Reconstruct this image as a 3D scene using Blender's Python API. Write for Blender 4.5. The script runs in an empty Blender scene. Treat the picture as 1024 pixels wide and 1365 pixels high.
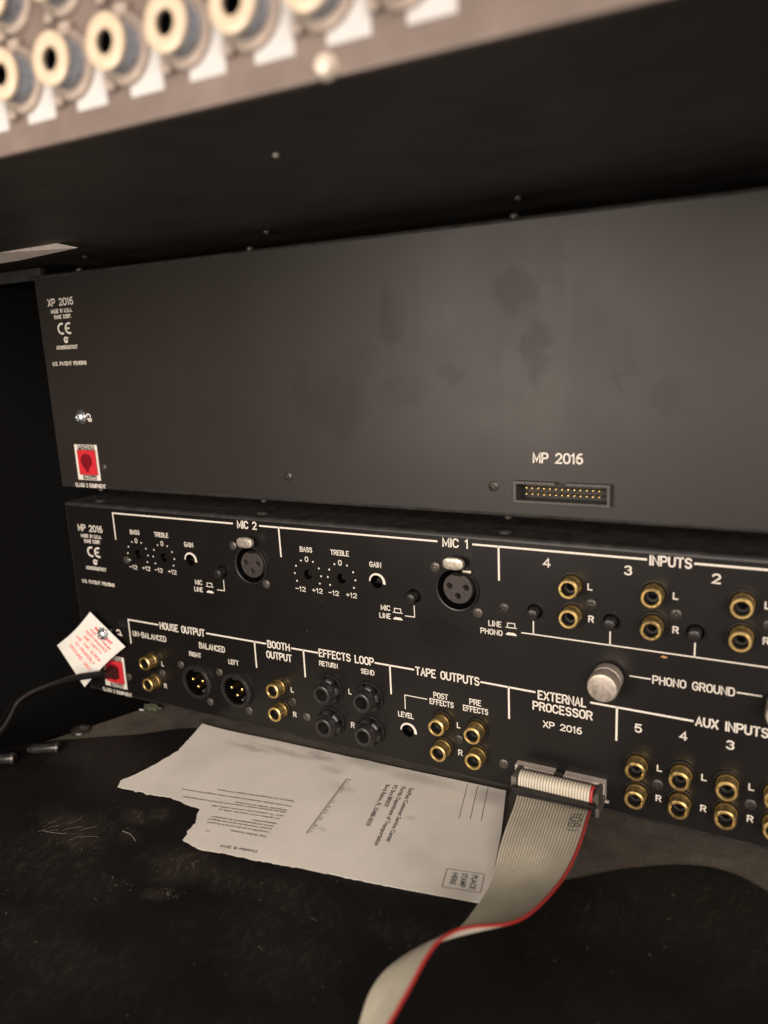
import bpy, bmesh, math, random
from mathutils import Vector, Matrix
from mathutils.geometry import delaunay_2d_cdt
random.seed(7)
PI = math.pi
MM = 0.001
SC = bpy.context.scene
COL = SC.collection

# ------------------------------------------------------------------ camera
cam_d = bpy.data.cameras.new("camera")
cam = bpy.data.objects.new("camera", cam_d); COL.objects.link(cam)
cam_d.sensor_fit = 'VERTICAL'; cam_d.sensor_height = 36.0
cam_d.lens = 1025.0 / 1365.0 * 36.0
R = ((0.88107, 0.47075, -0.04604), (0.06147, -0.21047, -0.97567), (-0.46898, 0.85680, -0.21438))
m = Matrix(((R[0][0], -R[1][0], -R[2][0], 0.3895), (R[0][1], -R[1][1], -R[2][1], -0.3100),
            (R[0][2], -R[1][2], -R[2][2], 0.2105), (0, 0, 0, 1)))
cam.matrix_world = m
cam_d.clip_start = 0.01; cam_d.clip_end = 50
cam_d.dof.use_dof = True; cam_d.dof.focus_distance = 0.375; cam_d.dof.aperture_fstop = 7.2
SC.camera = cam

# ------------------------------------------------------------------ world, lamps, exposure
w = bpy.data.worlds.new("World"); SC.world = w; w.use_nodes = True
w.node_tree.nodes["Background"].inputs[0].default_value = (1.0, 0.86, 0.74, 1)
w.node_tree.nodes["Background"].inputs[1].default_value = 0.012

def area(name, loc, target, sx, sy, power, color):
    l = bpy.data.lights.new(name, 'AREA'); l.shape = 'RECTANGLE'; l.size = sx; l.size_y = sy
    l.energy = power; l.color = color
    o = bpy.data.objects.new(name, l); COL.objects.link(o); o.location = loc
    o.rotation_euler = (Vector(target) - Vector(loc)).to_track_quat('-Z', 'Y').to_euler()
    return o
area("key_lamp", (0.13, -0.52, 0.19), (0.26, 0.0, 0.09), 0.20, 0.16, 1.9, (1.0, 0.87, 0.74))
area("room_lamp", (1.05, -1.60, 0.62), (0.35, 0.0, 0.20), 1.0, 0.8, 41.0, (1.0, 0.85, 0.765))
SC.view_settings.view_transform = 'Standard'; SC.view_settings.look = 'None'
SC.view_settings.exposure = 0.0; SC.view_settings.gamma = 1.0

# ------------------------------------------------------------------ materials
def math_node(nt, op, a, b_=None, clamp=False):
    n = nt.nodes.new("ShaderNodeMath"); n.operation = op; n.use_clamp = clamp
    for i, v in enumerate((a, b_)):
        if v is None: continue
        if isinstance(v, (int, float)): n.inputs[i].default_value = v
        else: nt.links.new(v, n.inputs[i])
    return n.outputs[0]

def mat(name, color, rough=0.5, metal=0.0, spec=0.5, bump=None, var=None, rvar=None, coat=0.0):
    """var=(scale, dark, light, detail) multiplies colour; bump=(scale, strength, dist_mm); rvar=(scale, lo, hi)"""
    M = bpy.data.materials.new(name); M.use_nodes = True
    nt = M.node_tree; N = nt.nodes; L = nt.links; b = N["Principled BSDF"]
    b.inputs["Base Color"].default_value = (*color, 1); b.inputs["Roughness"].default_value = rough
    b.inputs["Metallic"].default_value = metal; b.inputs["Specular IOR Level"].default_value = spec
    b.inputs["Coat Weight"].default_value = coat
    tc = N.new("ShaderNodeTexCoord")
    def noise(scale, detail=4, r=0.6):
        n = N.new("ShaderNodeTexNoise"); n.inputs["Scale"].default_value = scale
        n.inputs["Detail"].default_value = detail; n.inputs["Roughness"].default_value = r
        L.new(tc.outputs["Object"], n.inputs["Vector"]); return n
    if var:
        n = noise(var[0], var[3] if len(var) > 3 else 5)
        r = N.new("ShaderNodeValToRGB"); r.color_ramp.elements[0].position = 0.32; r.color_ramp.elements[1].position = 0.68
        r.color_ramp.elements[0].color = (*[c * var[1] for c in color], 1)
        r.color_ramp.elements[1].color = (*[min(1, c * var[2]) for c in color], 1)
        L.new(n.outputs["Fac"], r.inputs["Fac"]); L.new(r.outputs["Color"], b.inputs["Base Color"])
    if rvar:
        n = noise(rvar[0], 4); mr = N.new("ShaderNodeMapRange")
        mr.inputs["From Min"].default_value = 0.35; mr.inputs["From Max"].default_value = 0.65
        mr.inputs["To Min"].default_value = rvar[1]; mr.inputs["To Max"].default_value = rvar[2]
        L.new(n.outputs["Fac"], mr.inputs["Value"]); L.new(mr.outputs["Result"], b.inputs["Roughness"])
    if bump:
        n = noise(bump[0], 3); bp = N.new("ShaderNodeBump"); bp.inputs["Strength"].default_value = bump[1]
        bp.inputs["Distance"].default_value = bump[2] * MM
        L.new(n.outputs["Fac"], bp.inputs["Height"]); L.new(bp.outputs["Normal"], b.inputs["Normal"])
    return M

def blob(nt, pos, c, r, soft, warp):
    """soft-edged stain of its own shape: 1 inside, 0 outside. pos = warped coordinate socket."""
    s = nt.nodes.new("ShaderNodeVectorMath"); s.operation = 'SUBTRACT'; nt.links.new(pos, s.inputs[0]); s.inputs[1].default_value = c
    d = nt.nodes.new("ShaderNodeVectorMath"); d.operation = 'DIVIDE'; nt.links.new(s.outputs[0], d.inputs[0]); d.inputs[1].default_value = r
    l = nt.nodes.new("ShaderNodeVectorMath"); l.operation = 'LENGTH'; nt.links.new(d.outputs[0], l.inputs[0])
    mr = nt.nodes.new("ShaderNodeMapRange"); mr.interpolation_type = 'SMOOTHSTEP'
    nt.links.new(l.outputs["Value"], mr.inputs["Value"])
    mr.inputs["From Min"].default_value = 1 - soft; mr.inputs["From Max"].default_value = 1 + soft
    mr.inputs["To Min"].default_value = 1; mr.inputs["To Max"].default_value = 0
    return mr.outputs["Result"]

def warped(nt, scale, amount, base="Object"):
    tc = nt.nodes.new("ShaderNodeTexCoord"); n = nt.nodes.new("ShaderNodeTexNoise")
    n.inputs["Scale"].default_value = scale; n.inputs["Detail"].default_value = 4
    nt.links.new(tc.outputs[base], n.inputs["Vector"])
    s = nt.nodes.new("ShaderNodeVectorMath"); s.operation = 'SUBTRACT'; nt.links.new(n.outputs["Color"], s.inputs[0]); s.inputs[1].default_value = (0.5, 0.5, 0.5)
    k = nt.nodes.new("ShaderNodeVectorMath"); k.operation = 'SCALE'; nt.links.new(s.outputs[0], k.inputs[0]); k.inputs["Scale"].default_value = amount
    a = nt.nodes.new("ShaderNodeVectorMath"); a.operation = 'ADD'; nt.links.new(k.outputs[0], a.inputs[0]); nt.links.new(tc.outputs[base], a.inputs[1])
    return a.outputs[0], tc

def panel_material(name, smudges, base=(0.030, 0.028, 0.026), rough=0.46):
    M = mat(name, base, rough=rough, spec=0.38, bump=(2600, 0.35, 0.05))
    nt = M.node_tree; b = nt.nodes["Principled BSDF"]
    pos, tc = warped(nt, 90, 0.022)
    tot = None
    for (x, z, rx, rz, s) in smudges:
        o = blob(nt, pos, (x * MM, 0, z * MM), (rx * MM, 1.0, rz * MM), 0.35, 0)
        o = math_node(nt, 'MULTIPLY', o, s)
        tot = o if tot is None else math_node(nt, 'MAXIMUM', tot, o)
    n = nt.nodes.new("ShaderNodeTexNoise"); n.inputs["Scale"].default_value = 26; n.inputs["Detail"].default_value = 6
    nt.links.new(tc.outputs["Object"], n.inputs["Vector"])
    cloud = math_node(nt, 'MULTIPLY', math_node(nt, 'SUBTRACT', n.outputs["Fac"], 0.5), 0.16)
    rr = math_node(nt, 'ADD', cloud, rough)
    if tot is not None:
        nt.links.new(math_node(nt, 'SUBTRACT', 0.41, math_node(nt, 'MULTIPLY', tot, 0.15)), b.inputs["Specular IOR Level"])
        mx = nt.nodes.new("ShaderNodeMix"); mx.data_type = 'RGBA'
        nt.links.new(tot, mx.inputs["Factor"]); mx.inputs["A"].default_value = (*base, 1)
        mx.inputs["B"].default_value = (base[0] * .6, base[1] * .6, base[2] * .6, 1)
        nt.links.new(mx.outputs["Result"], b.inputs["Base Color"])
    mp_ = nt.nodes.new("ShaderNodeMapping"); mp_.inputs["Scale"].default_value = (1.0, 1.0, .09); mp_.inputs["Rotation"].default_value = (0, .9, 0)
    nt.links.new(tc.outputs["Object"], mp_.inputs["Vector"])
    wn = nt.nodes.new("ShaderNodeTexNoise"); wn.inputs["Scale"].default_value = 240; wn.inputs["Detail"].default_value = 5
    nt.links.new(mp_.outputs[0], wn.inputs["Vector"])
    rr = math_node(nt, 'ADD', rr, math_node(nt, 'MULTIPLY', math_node(nt, 'SUBTRACT', wn.outputs["Fac"], .5), .035))
    nt.links.new(rr, b.inputs["Roughness"])
    # dust specks
    vo = nt.nodes.new("ShaderNodeTexVoronoi"); vo.inputs["Scale"].default_value = 210; nt.links.new(tc.outputs["Object"], vo.inputs["Vector"])
    sp = nt.nodes.new("ShaderNodeMapRange"); sp.inputs["From Min"].default_value = .03; sp.inputs["From Max"].default_value = .07
    sp.inputs["To Min"].default_value = .5; sp.inputs["To Max"].default_value = 0; nt.links.new(vo.outputs["Distance"], sp.inputs["Value"])
    sep = nt.nodes.new("ShaderNodeSeparateColor"); nt.links.new(vo.outputs["Color"], sep.inputs[0])
    amt = math_node(nt, 'MULTIPLY', sp.outputs[0], math_node(nt, 'GREATER_THAN', sep.outputs[0], .93))
    m2 = nt.nodes.new("ShaderNodeMix"); m2.data_type = 'RGBA'; nt.links.new(amt, m2.inputs["Factor"])
    if b.inputs["Base Color"].is_linked: nt.links.new(b.inputs["Base Color"].links[0].from_socket, m2.inputs["A"])
    else: m2.inputs["A"].default_value = (*base, 1)
    m2.inputs["B"].default_value = (.20, .17, .13, 1); nt.links.new(m2.outputs["Result"], b.inputs["Base Color"])
    return M

XP_SMUDGE = [(285, 228, 9, 11, .40), (294, 206, 6, 13, .42), (300, 238, 5, 9, .22), (197, 183, 16, 15, .34), (233, 190, 12, 7, .24), (208, 202, 11, 8, .2),
             (228, 222, 6, 12, .35), (254, 196, 6, 5, .35), (178, 190, 6, 16, .3), (330, 200, 2, 14, .25), (345, 185, 6, 8, .25)]
M_xp = panel_material("black powder coat, handled", XP_SMUDGE, base=(0.019, 0.0158, 0.0140), rough=0.455)  # base lighter and browner than the lower panel's, painting in the warm room reflection
M_mp = panel_material("black powder coat", [(250, 76, 14, 7, .3), (110, 74, 12, 6, .3)], base=(0.0072, 0.0063, 0.0057), rough=0.34)  # same coat with a darker base, for the panel that reflects less of the room
M_lid = mat("black lid paint", (0.022, 0.021, 0.020), 0.5, bump=(2200, 0.3, 0.05), var=(120, .6, 1.6))
M_ink = mat("white silkscreen ink", (0.72, 0.68, 0.60), 0.6, var=(900, .82, 1.08))
M_under = mat("dusty black steel underside", (0.046, 0.040, 0.036), 0.5, bump=(1500, 0.35, 0.05), var=(18, .75, 1.35), rvar=(30, .42, .6))
M_near = mat("brown grey enamel", (0.165, 0.126, 0.107), 0.5, bump=(900, 0.2, 0.05), var=(60, .8, 1.15))
M_cream = mat("cream nylon", (0.60, 0.49, 0.355), 0.28, var=(300, .88, 1.08))
M_creamb = mat("pale nylon washer", (0.38, 0.315, 0.265), 0.5, var=(300, .85, 1.1))
M_greyb = mat("blue grey barrel", (0.30, 0.345, 0.41), 0.40, metal=0.35, var=(400, .8, 1.25))
M_label = mat("white label paper", (0.50, 0.50, 0.495), 0.7, var=(400, .93, 1.03))
M_black = mat("black moulded plastic", (0.010, 0.0095, 0.009), 0.42, spec=0.3, bump=(1800, 0.25, 0.04), var=(300, .7, 1.5))
M_blackg = mat("dusty black plastic", (0.015, 0.0138, 0.013), 0.36, bump=(1500, 0.3, 0.05), var=(260, .7, 1.5))
M_void = mat("recess shade black", (0.0025, 0.0025, 0.0025), 0.9, spec=0.05)  # shade inside holes and gaps put into a near-black colour
M_gold = mat("brass plating", (0.92, 0.67, 0.27), 0.36, metal=1.0, bump=(1600, 0.25, 0.04), rvar=(700, .30, .46), var=(500, .75, 1.1))
def per_object(M, lo, hi, rlo, rhi):
    nt = M.node_tree; b = nt.nodes["Principled BSDF"]; oi = nt.nodes.new("ShaderNodeObjectInfo")
    mr = nt.nodes.new("ShaderNodeMapRange"); nt.links.new(oi.outputs["Random"], mr.inputs["Value"]); mr.inputs["To Min"].default_value = lo; mr.inputs["To Max"].default_value = hi
    src = b.inputs["Base Color"].links[0].from_socket; v = nt.nodes.new("ShaderNodeVectorMath"); v.operation = 'SCALE'
    nt.links.new(src, v.inputs[0]); nt.links.new(mr.outputs["Result"], v.inputs["Scale"]); nt.links.new(v.outputs[0], b.inputs["Base Color"])
    rs = b.inputs["Roughness"].links[0].from_socket; m3 = nt.nodes.new("ShaderNodeMapRange"); nt.links.new(oi.outputs["Random"], m3.inputs["Value"]); m3.inputs["To Min"].default_value = rhi; m3.inputs["To Max"].default_value = rlo
    nt.links.new(math_node(nt, 'ADD', rs, m3.outputs["Result"]), b.inputs["Roughness"])
per_object(M_gold, .80, 1.15, -.05, .10)
M_goldpin = mat("gold pin", (0.95, 0.68, 0.26), 0.25, metal=1.0)
M_nickel = mat("tarnished nickel", (0.56, 0.50, 0.43), 0.42, metal=0.75, bump=(900, 0.3, 0.05), var=(160, .78, 1.12), rvar=(500, .36, .6))
M_latch = mat("worn latch metal", (0.66, 0.60, 0.51), 0.40, metal=0.7, bump=(700, 0.8, 0.12), var=(700, .55, 1.15))
M_screw = mat("dark zinc screw", (0.11, 0.10, 0.09), 0.42, metal=0.6, bump=(900, .3, .05), var=(500, .6, 1.3))
M_screwb = mat("blackened screw", (0.05, 0.045, 0.04), 0.42, metal=0.5, bump=(900, .3, .05), var=(500, .6, 1.4))
M_bright = mat("bright zinc screw", (0.72, 0.76, 0.78), 0.36, metal=1.0)
M_paper = mat("blotched white card", (0.80, 0.76, 0.69), 0.75, bump=(600, 0.25, 0.05), var=(38, .93, 1.04))
M_tear = mat("torn card fibre", (0.66, 0.61, 0.53), 0.9, bump=(900, 0.6, 0.2))
M_print = mat("black print", (0.05, 0.047, 0.045), 0.7)
M_tag = mat("white tag card", (0.74, 0.74, 0.68), 0.55, var=(120, .92, 1.05))
M_redink = mat("red print", (0.72, 0.07, 0.07), 0.6, var=(900, .8, 1.3))
M_red = mat("red plastic", (0.56, 0.026, 0.036), 0.4, var=(300, .85, 1.1))
M_redd = mat("shaded red plastic", (0.17, 0.005, 0.011), 0.4)  # darker copy of the red, for the shade inside the jack
M_ribbon = mat("grey ribbon insulation", (0.62, 0.575, 0.46), 0.45, bump=(500, 0.15, 0.05), var=(45, .8, 1.1))
M_groove = mat("groove shade", (0.26, 0.235, 0.18), 0.6)  # darkened insulation colour, painting the shade between conductors
M_redwire = mat("red conductor", (0.42, 0.035, 0.033), 0.5)
M_idc = mat("dusty connector plastic", (0.060, 0.054, 0.046), 0.45, var=(300, .6, 2.2))
M_hdrw = mat("pale grey header plastic", (0.50, 0.45, 0.39), 0.5, var=(300, .85, 1.08))
M_hdrb = mat("black header plastic", (0.045, 0.041, 0.037), 0.4, var=(500, .7, 1.4))
M_cord = mat("black cord sheath", (0.010, 0.010, 0.010), 0.5, spec=0.3, bump=(400, .2, .08))
M_green = mat("faded green felt", (0.055, 0.065, 0.038), 0.9, bump=(900, 0.9, 0.3), var=(500, .5, 1.5))
M_tape = mat("grey tape", (0.56, 0.50, 0.46), 0.6, var=(200, .85, 1.1))
M_dust = mat("lint and grit", (0.26, 0.23, 0.18), 0.9)
M_wall = mat("black carpet lining", (0.006, 0.006, 0.006), 0.9, spec=0.1, bump=(1500, .8, .3))

# dusty shelf
def shelf_material():
    M = mat("dusty shelf laminate", (0.1, 0.09, 0.08), 0.75, bump=(700, 0.5, 0.15))
    nt = M.node_tree; b = nt.nodes["Principled BSDF"]; pos, tc = warped(nt, 40, 0.02)
    n = nt.nodes.new("ShaderNodeTexNoise"); n.inputs["Scale"].default_value = 55; n.inputs["Detail"].default_value = 8; n.inputs["Roughness"].default_value = .65
    nt.links.new(pos, n.inputs["Vector"])
    r = nt.nodes.new("ShaderNodeValToRGB"); e = r.color_ramp.elements
    e[0].position = .28; e[0].color = (0.045, 0.038, 0.030, 1); e[1].position = .72; e[1].color = (0.120, 0.108, 0.086, 1)
    nt.links.new(n.outputs["Fac"], r.inputs["Fac"])
    g = nt.nodes.new("ShaderNodeTexNoise"); g.inputs["Scale"].default_value = 900; g.inputs["Detail"].default_value = 3
    nt.links.new(tc.outputs["Object"], g.inputs["Vector"])
    mx = nt.nodes.new("ShaderNodeMix"); mx.data_type = 'RGBA'; mx.blend_type = 'MULTIPLY'; mx.inputs["Factor"].default_value = .6
    rr = nt.nodes.new("ShaderNodeValToRGB"); rr.color_ramp.elements[0].position = .3; rr.color_ramp.elements[1].position = .6
    rr.color_ramp.elements[0].color = (.45, .45, .45, 1)
    nt.links.new(g.outputs["Fac"], rr.inputs["Fac"]); nt.links.new(r.outputs["Color"], mx.inputs["A"]); nt.links.new(rr.outputs["Color"], mx.inputs["B"])
    nt.links.new(mx.outputs["Result"], b.inputs["Base Color"])
    return M
M_shelf = shelf_material()

# dark front of the shelf: scuffed, with lint and scratches
def sheet_material():
    M = mat("scuffed black sheet", (0.008, 0.008, 0.008), 0.5, spec=0.2)
    nt = M.node_tree; b = nt.nodes["Principled BSDF"]; pos, tc = warped(nt, 60, 0.02)
    base = nt.nodes.new("ShaderNodeTexNoise"); base.inputs["Scale"].default_value = 22; base.inputs["Detail"].default_value = 7; base.inputs["Roughness"].default_value = .62
    nt.links.new(pos, base.inputs["Vector"])
    # streaky scuffs: noise stretched
    mp = nt.nodes.new("ShaderNodeMapping"); mp.inputs["Scale"].default_value = (1.0, 0.16, 1.0); mp.inputs["Rotation"].default_value = (0, 0, 0.5)
    nt.links.new(pos, mp.inputs["Vector"])
    st = nt.nodes.new("ShaderNodeTexNoise"); st.inputs["Scale"].default_value = 520; st.inputs["Detail"].default_value = 4; st.inputs["Roughness"].default_value = .7
    nt.links.new(mp.outputs[0], st.inputs["Vector"])
    fine = nt.nodes.new("ShaderNodeMapRange"); fine.inputs["From Min"].default_value = .5; fine.inputs["From Max"].default_value = .8
    nt.links.new(st.outputs["Fac"], fine.inputs["Value"])
    patches = None
    for (x, y, rx, ry, s) in [(104, -103, 16, 7, .75), (118, -112, 12, 6, .8), (135, -102, 10, 4, .35), (128, -88, 6, 5, .9), (137, -80, 5, 7, .6), (172, -104, 14, 9, .85), (190, -104, 18, 7, .55), (120, -130, 34, 16, .3),
                              (175, -121, 5, 3, .9), (215, -100, 26, 8, .35), (95, -60, 30, 16, .25), (140, -160, 50, 12, .22), (60, -60, 16, 8, .3), (230, -125, 30, 14, .2), (370, -40, 44, 22, .22), (330, -60, 24, 10, .25), (400, -60, 30, 12, .2), (275, -100, 14, 5, .2)]:
        o = math_node(nt, 'MULTIPLY', blob(nt, pos, (x * MM, y * MM, 0), (rx * MM, ry * MM, 1), .9, 0), s * .8)
        patches = o if patches is None else math_node(nt, 'MAXIMUM', patches, o)
    cl = nt.nodes.new("ShaderNodeMapRange"); cl.inputs["From Min"].default_value = .35; cl.inputs["From Max"].default_value = .75
    nt.links.new(base.outputs["Fac"], cl.inputs["Value"])
    amt = math_node(nt, 'MULTIPLY', patches, math_node(nt, 'ADD', math_node(nt, 'MULTIPLY', fine.outputs[0], 1.0), 0.22))
    amt = math_node(nt, 'ADD', amt, math_node(nt, 'MULTIPLY', math_node(nt, 'MULTIPLY', cl.outputs[0], math_node(nt, 'ADD', fine.outputs[0], .35)), .14), True)
    vo = nt.nodes.new("ShaderNodeTexVoronoi"); vo.inputs["Scale"].default_value = 150; nt.links.new(tc.outputs["Object"], vo.inputs["Vector"])
    sp = nt.nodes.new("ShaderNodeMapRange"); sp.inputs["From Min"].default_value = .05; sp.inputs["From Max"].default_value = .09
    sp.inputs["To Min"].default_value = .5; sp.inputs["To Max"].default_value = 0; nt.links.new(vo.outputs["Distance"], sp.inputs["Value"])
    sep = nt.nodes.new("ShaderNodeSeparateColor"); nt.links.new(vo.outputs["Color"], sep.inputs[0])
    rare = math_node(nt, 'GREATER_THAN', sep.outputs[0], .9)
    amt = math_node(nt, 'MAXIMUM', amt, math_node(nt, 'MULTIPLY', sp.outputs[0], rare))
    mx = nt.nodes.new("ShaderNodeMix"); mx.data_type = 'RGBA'; nt.links.new(amt, mx.inputs["Factor"])
    mx.inputs["A"].default_value = (0.0048, 0.0046, 0.0045, 1); mx.inputs["B"].default_value = (0.11, 0.092, 0.072, 1)
    nt.links.new(mx.outputs["Result"], b.inputs["Base Color"])
    rg = math_node(nt, 'ADD', math_node(nt, 'MULTIPLY', base.outputs["Fac"], .25), .42); nt.links.new(rg, b.inputs["Roughness"])
    bp = nt.nodes.new("ShaderNodeBump"); bp.inputs["Strength"].default_value = .5; bp.inputs["Distance"].default_value = .3 * MM
    nt.links.new(st.outputs["Fac"], bp.inputs["Height"]); nt.links.new(bp.outputs["Normal"], b.inputs["Normal"])
    return M
M_mat = sheet_material()

# ------------------------------------------------------------------ mesh helpers (all lengths in mm, converted on link)
def link(name, verts, faces, material, parent=None, loc=(0, 0, 0), smooth=False, kind=None):
    me = bpy.data.meshes.new(name)
    me.from_pydata([(v[0] * MM, v[1] * MM, v[2] * MM) for v in verts], [], faces)
    me.validate(); 
    if smooth:
        me.shade_smooth()
        try: me.set_sharp_from_angle(angle=math.radians(38))
        except Exception: pass
    if isinstance(material, (list, tuple)):
        for mm_ in material: me.materials.append(mm_)
    else: me.materials.append(material)
    o = bpy.data.objects.new(name, me); COL.objects.link(o)
    o.location = Vector(loc) * MM
    if parent is not None: o.parent = parent
    if kind: o["kind"] = kind
    return o

def thing(name, label, cat, loc=(0, 0, 0), group=None):
    o = bpy.data.objects.new(name, None); COL.objects.link(o); o.location = Vector(loc) * MM
    o.empty_display_size = .01
    tag(o, label, cat, group); return o
def tag(o, label, cat, group=None):
    o["label"] = label; o["category"] = cat
    if group: o["group"] = group
    return o

class MB:
    def __init__(s): s.v = []; s.f = []
    def add(s, v, f):
        n = len(s.v); s.v += [tuple(a) for a in v]; s.f += [tuple(i + n for i in q) for q in f]; return s
    def box(s, x0, x1, y0, y1, z0, z1, b=0.0):
        if b <= 0:
            v = [(x, y, z) for z in (z0, z1) for y in (y0, y1) for x in (x0, x1)]
            f = [(0, 2, 3, 1), (4, 5, 7, 6), (0, 1, 5, 4), (2, 6, 7, 3), (0, 4, 6, 2), (1, 3, 7, 5)]
            return s.add(v, f)
        bm = bmesh.new(); bmesh.ops.create_cube(bm, size=1)
        for q in bm.verts:
            q.co = Vector(((x0 + x1) / 2 + q.co.x * (x1 - x0), (y0 + y1) / 2 + q.co.y * (y1 - y0), (z0 + z1) / 2 + q.co.z * (z1 - z0)))
        bmesh.ops.bevel(bm, geom=bm.edges[:], offset=b, segments=2, affect='EDGES', profile=.6)
        bm.verts.index_update(); v = [tuple(q.co) for q in bm.verts]; f = [tuple(q.index for q in g.verts) for g in bm.faces]; bm.free()
        return s.add(v, f)
    def lathe(s, prof, cx=0, cz=0, n=28, axis='Y', cy=0, wob=None):
        """prof: list of (r, t) ; revolve round Y axis (t = y) or Z axis (t = z). Outward if listed front to back."""
        v = []; f = []
        for (r, t) in prof:
            for k in range(n):
                a = 2 * PI * k / n; rr = r * (wob(k, t) if wob else 1)
                if axis == 'Y': v.append((cx + rr * math.cos(a), cy + t, cz + rr * math.sin(a)))
                elif axis == 'Z': v.append((cx + rr * math.cos(a), cy + rr * math.sin(a), cz + t))
                else: v.append((cx + t, cy + rr * math.cos(a), cz + rr * math.sin(a)))
        for i in range(len(prof) - 1):
            for k in range(n):
                a = i * n + k; b = i * n + (k + 1) % n
                f.append((a, b, b + n, a + n))
        if prof[0][0] > 0 : pass
        return s.add(v, f)
    def disc(s, r, t, cx=0, cz=0, n=28, cy=0, axis='Y'):
        v = []
        for k in range(n):
            a = 2 * PI * k / n
            v.append((cx + r * math.cos(a), cy + t, cz + r * math.sin(a)) if axis == 'Y' else (cx + r * math.cos(a), cy + r * math.sin(a), cz + t))
        return s.add(v, [tuple(range(n))])
    def tube(s, pts, r, n=10, caps=True):
        P = [Vector(p) for p in pts]; v = []; f = []
        T = [(P[min(i + 1, len(P) - 1)] - P[max(i - 1, 0)]).normalized() for i in range(len(P))]
        up = Vector((0, 0, 1)) if abs(T[0].z) < .9 else Vector((1, 0, 0))
        u = T[0].cross(up).normalized()
        for i, p in enumerate(P):
            u = (u - T[i] * u.dot(T[i])).normalized(); w_ = T[i].cross(u)
            rr = r[i] if isinstance(r, (list, tuple)) else r
            for k in range(n):
                a = 2 * PI * k / n; v.append(tuple(p + u * rr * math.cos(a) + w_ * rr * math.sin(a)))
        for i in range(len(P) - 1):
            for k in range(n): f.append((i * n + k, i * n + (k + 1) % n, (i + 1) * n + (k + 1) % n, (i + 1) * n + k))
        if caps: f += [tuple(range(n))[::-1], tuple((len(P) - 1) * n + k for k in range(n))]
        return s.add(v, f)
    def out(s, name, material, parent=None, loc=(0, 0, 0), smooth=True, kind=None):
        return link(name, s.v, s.f, material, parent, loc, smooth, kind)

def mesh_out(name, me_src, material, parent=None, loc=(0, 0, 0)):
    o = bpy.data.objects.new(name, me_src); COL.objects.link(o); o.location = Vector(loc) * MM
    if parent is not None: o.parent = parent
    return o

def plate_with_holes(name, outline, circles, polys, y0, y1, material, parent, bevel=0.25):
    """flat plate in the XZ plane between y0 and y1 with real openings (coordinates mm)."""
    cu = bpy.data.curves.new(name, 'CURVE'); cu.dimensions = '2D'; cu.fill_mode = 'BOTH'
    cu.extrude = (y1 - y0) / 2 - bevel; cu.bevel_depth = bevel; cu.bevel_resolution = 1; cu.offset = -bevel
    def sp(pts):
        s = cu.splines.new('POLY'); s.points.add(len(pts) - 1)
        for q, p in zip(s.points, pts): q.co = (p[0], p[1], 0, 1)
        s.use_cyclic_u = True
    sp(outline)
    for (x, z, r) in circles:
        sp([(x + r * math.cos(-2 * PI * k / 36), z + r * math.sin(-2 * PI * k / 36)) for k in range(36)])
    for p in polys: sp(p[::-1])
    t = bpy.data.objects.new("tmp", cu); COL.objects.link(t)
    dg = bpy.context.evaluated_depsgraph_get(); me = bpy.data.meshes.new_from_object(t.evaluated_get(dg))
    bpy.data.objects.remove(t); bpy.data.curves.remove(cu)
    for v in me.vertices: v.co = Vector((v.co.x * MM, ((y0 + y1) / 2 - v.co.z) * MM, v.co.y * MM))
    me.materials.clear(); me.materials.append(material); me.name = name
    bm = bmesh.new(); bm.from_mesh(me); bmesh.ops.recalc_face_normals(bm, faces=bm.faces[:]); bm.to_mesh(me); bm.free()
    return mesh_out(name, me, material, parent)

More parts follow.
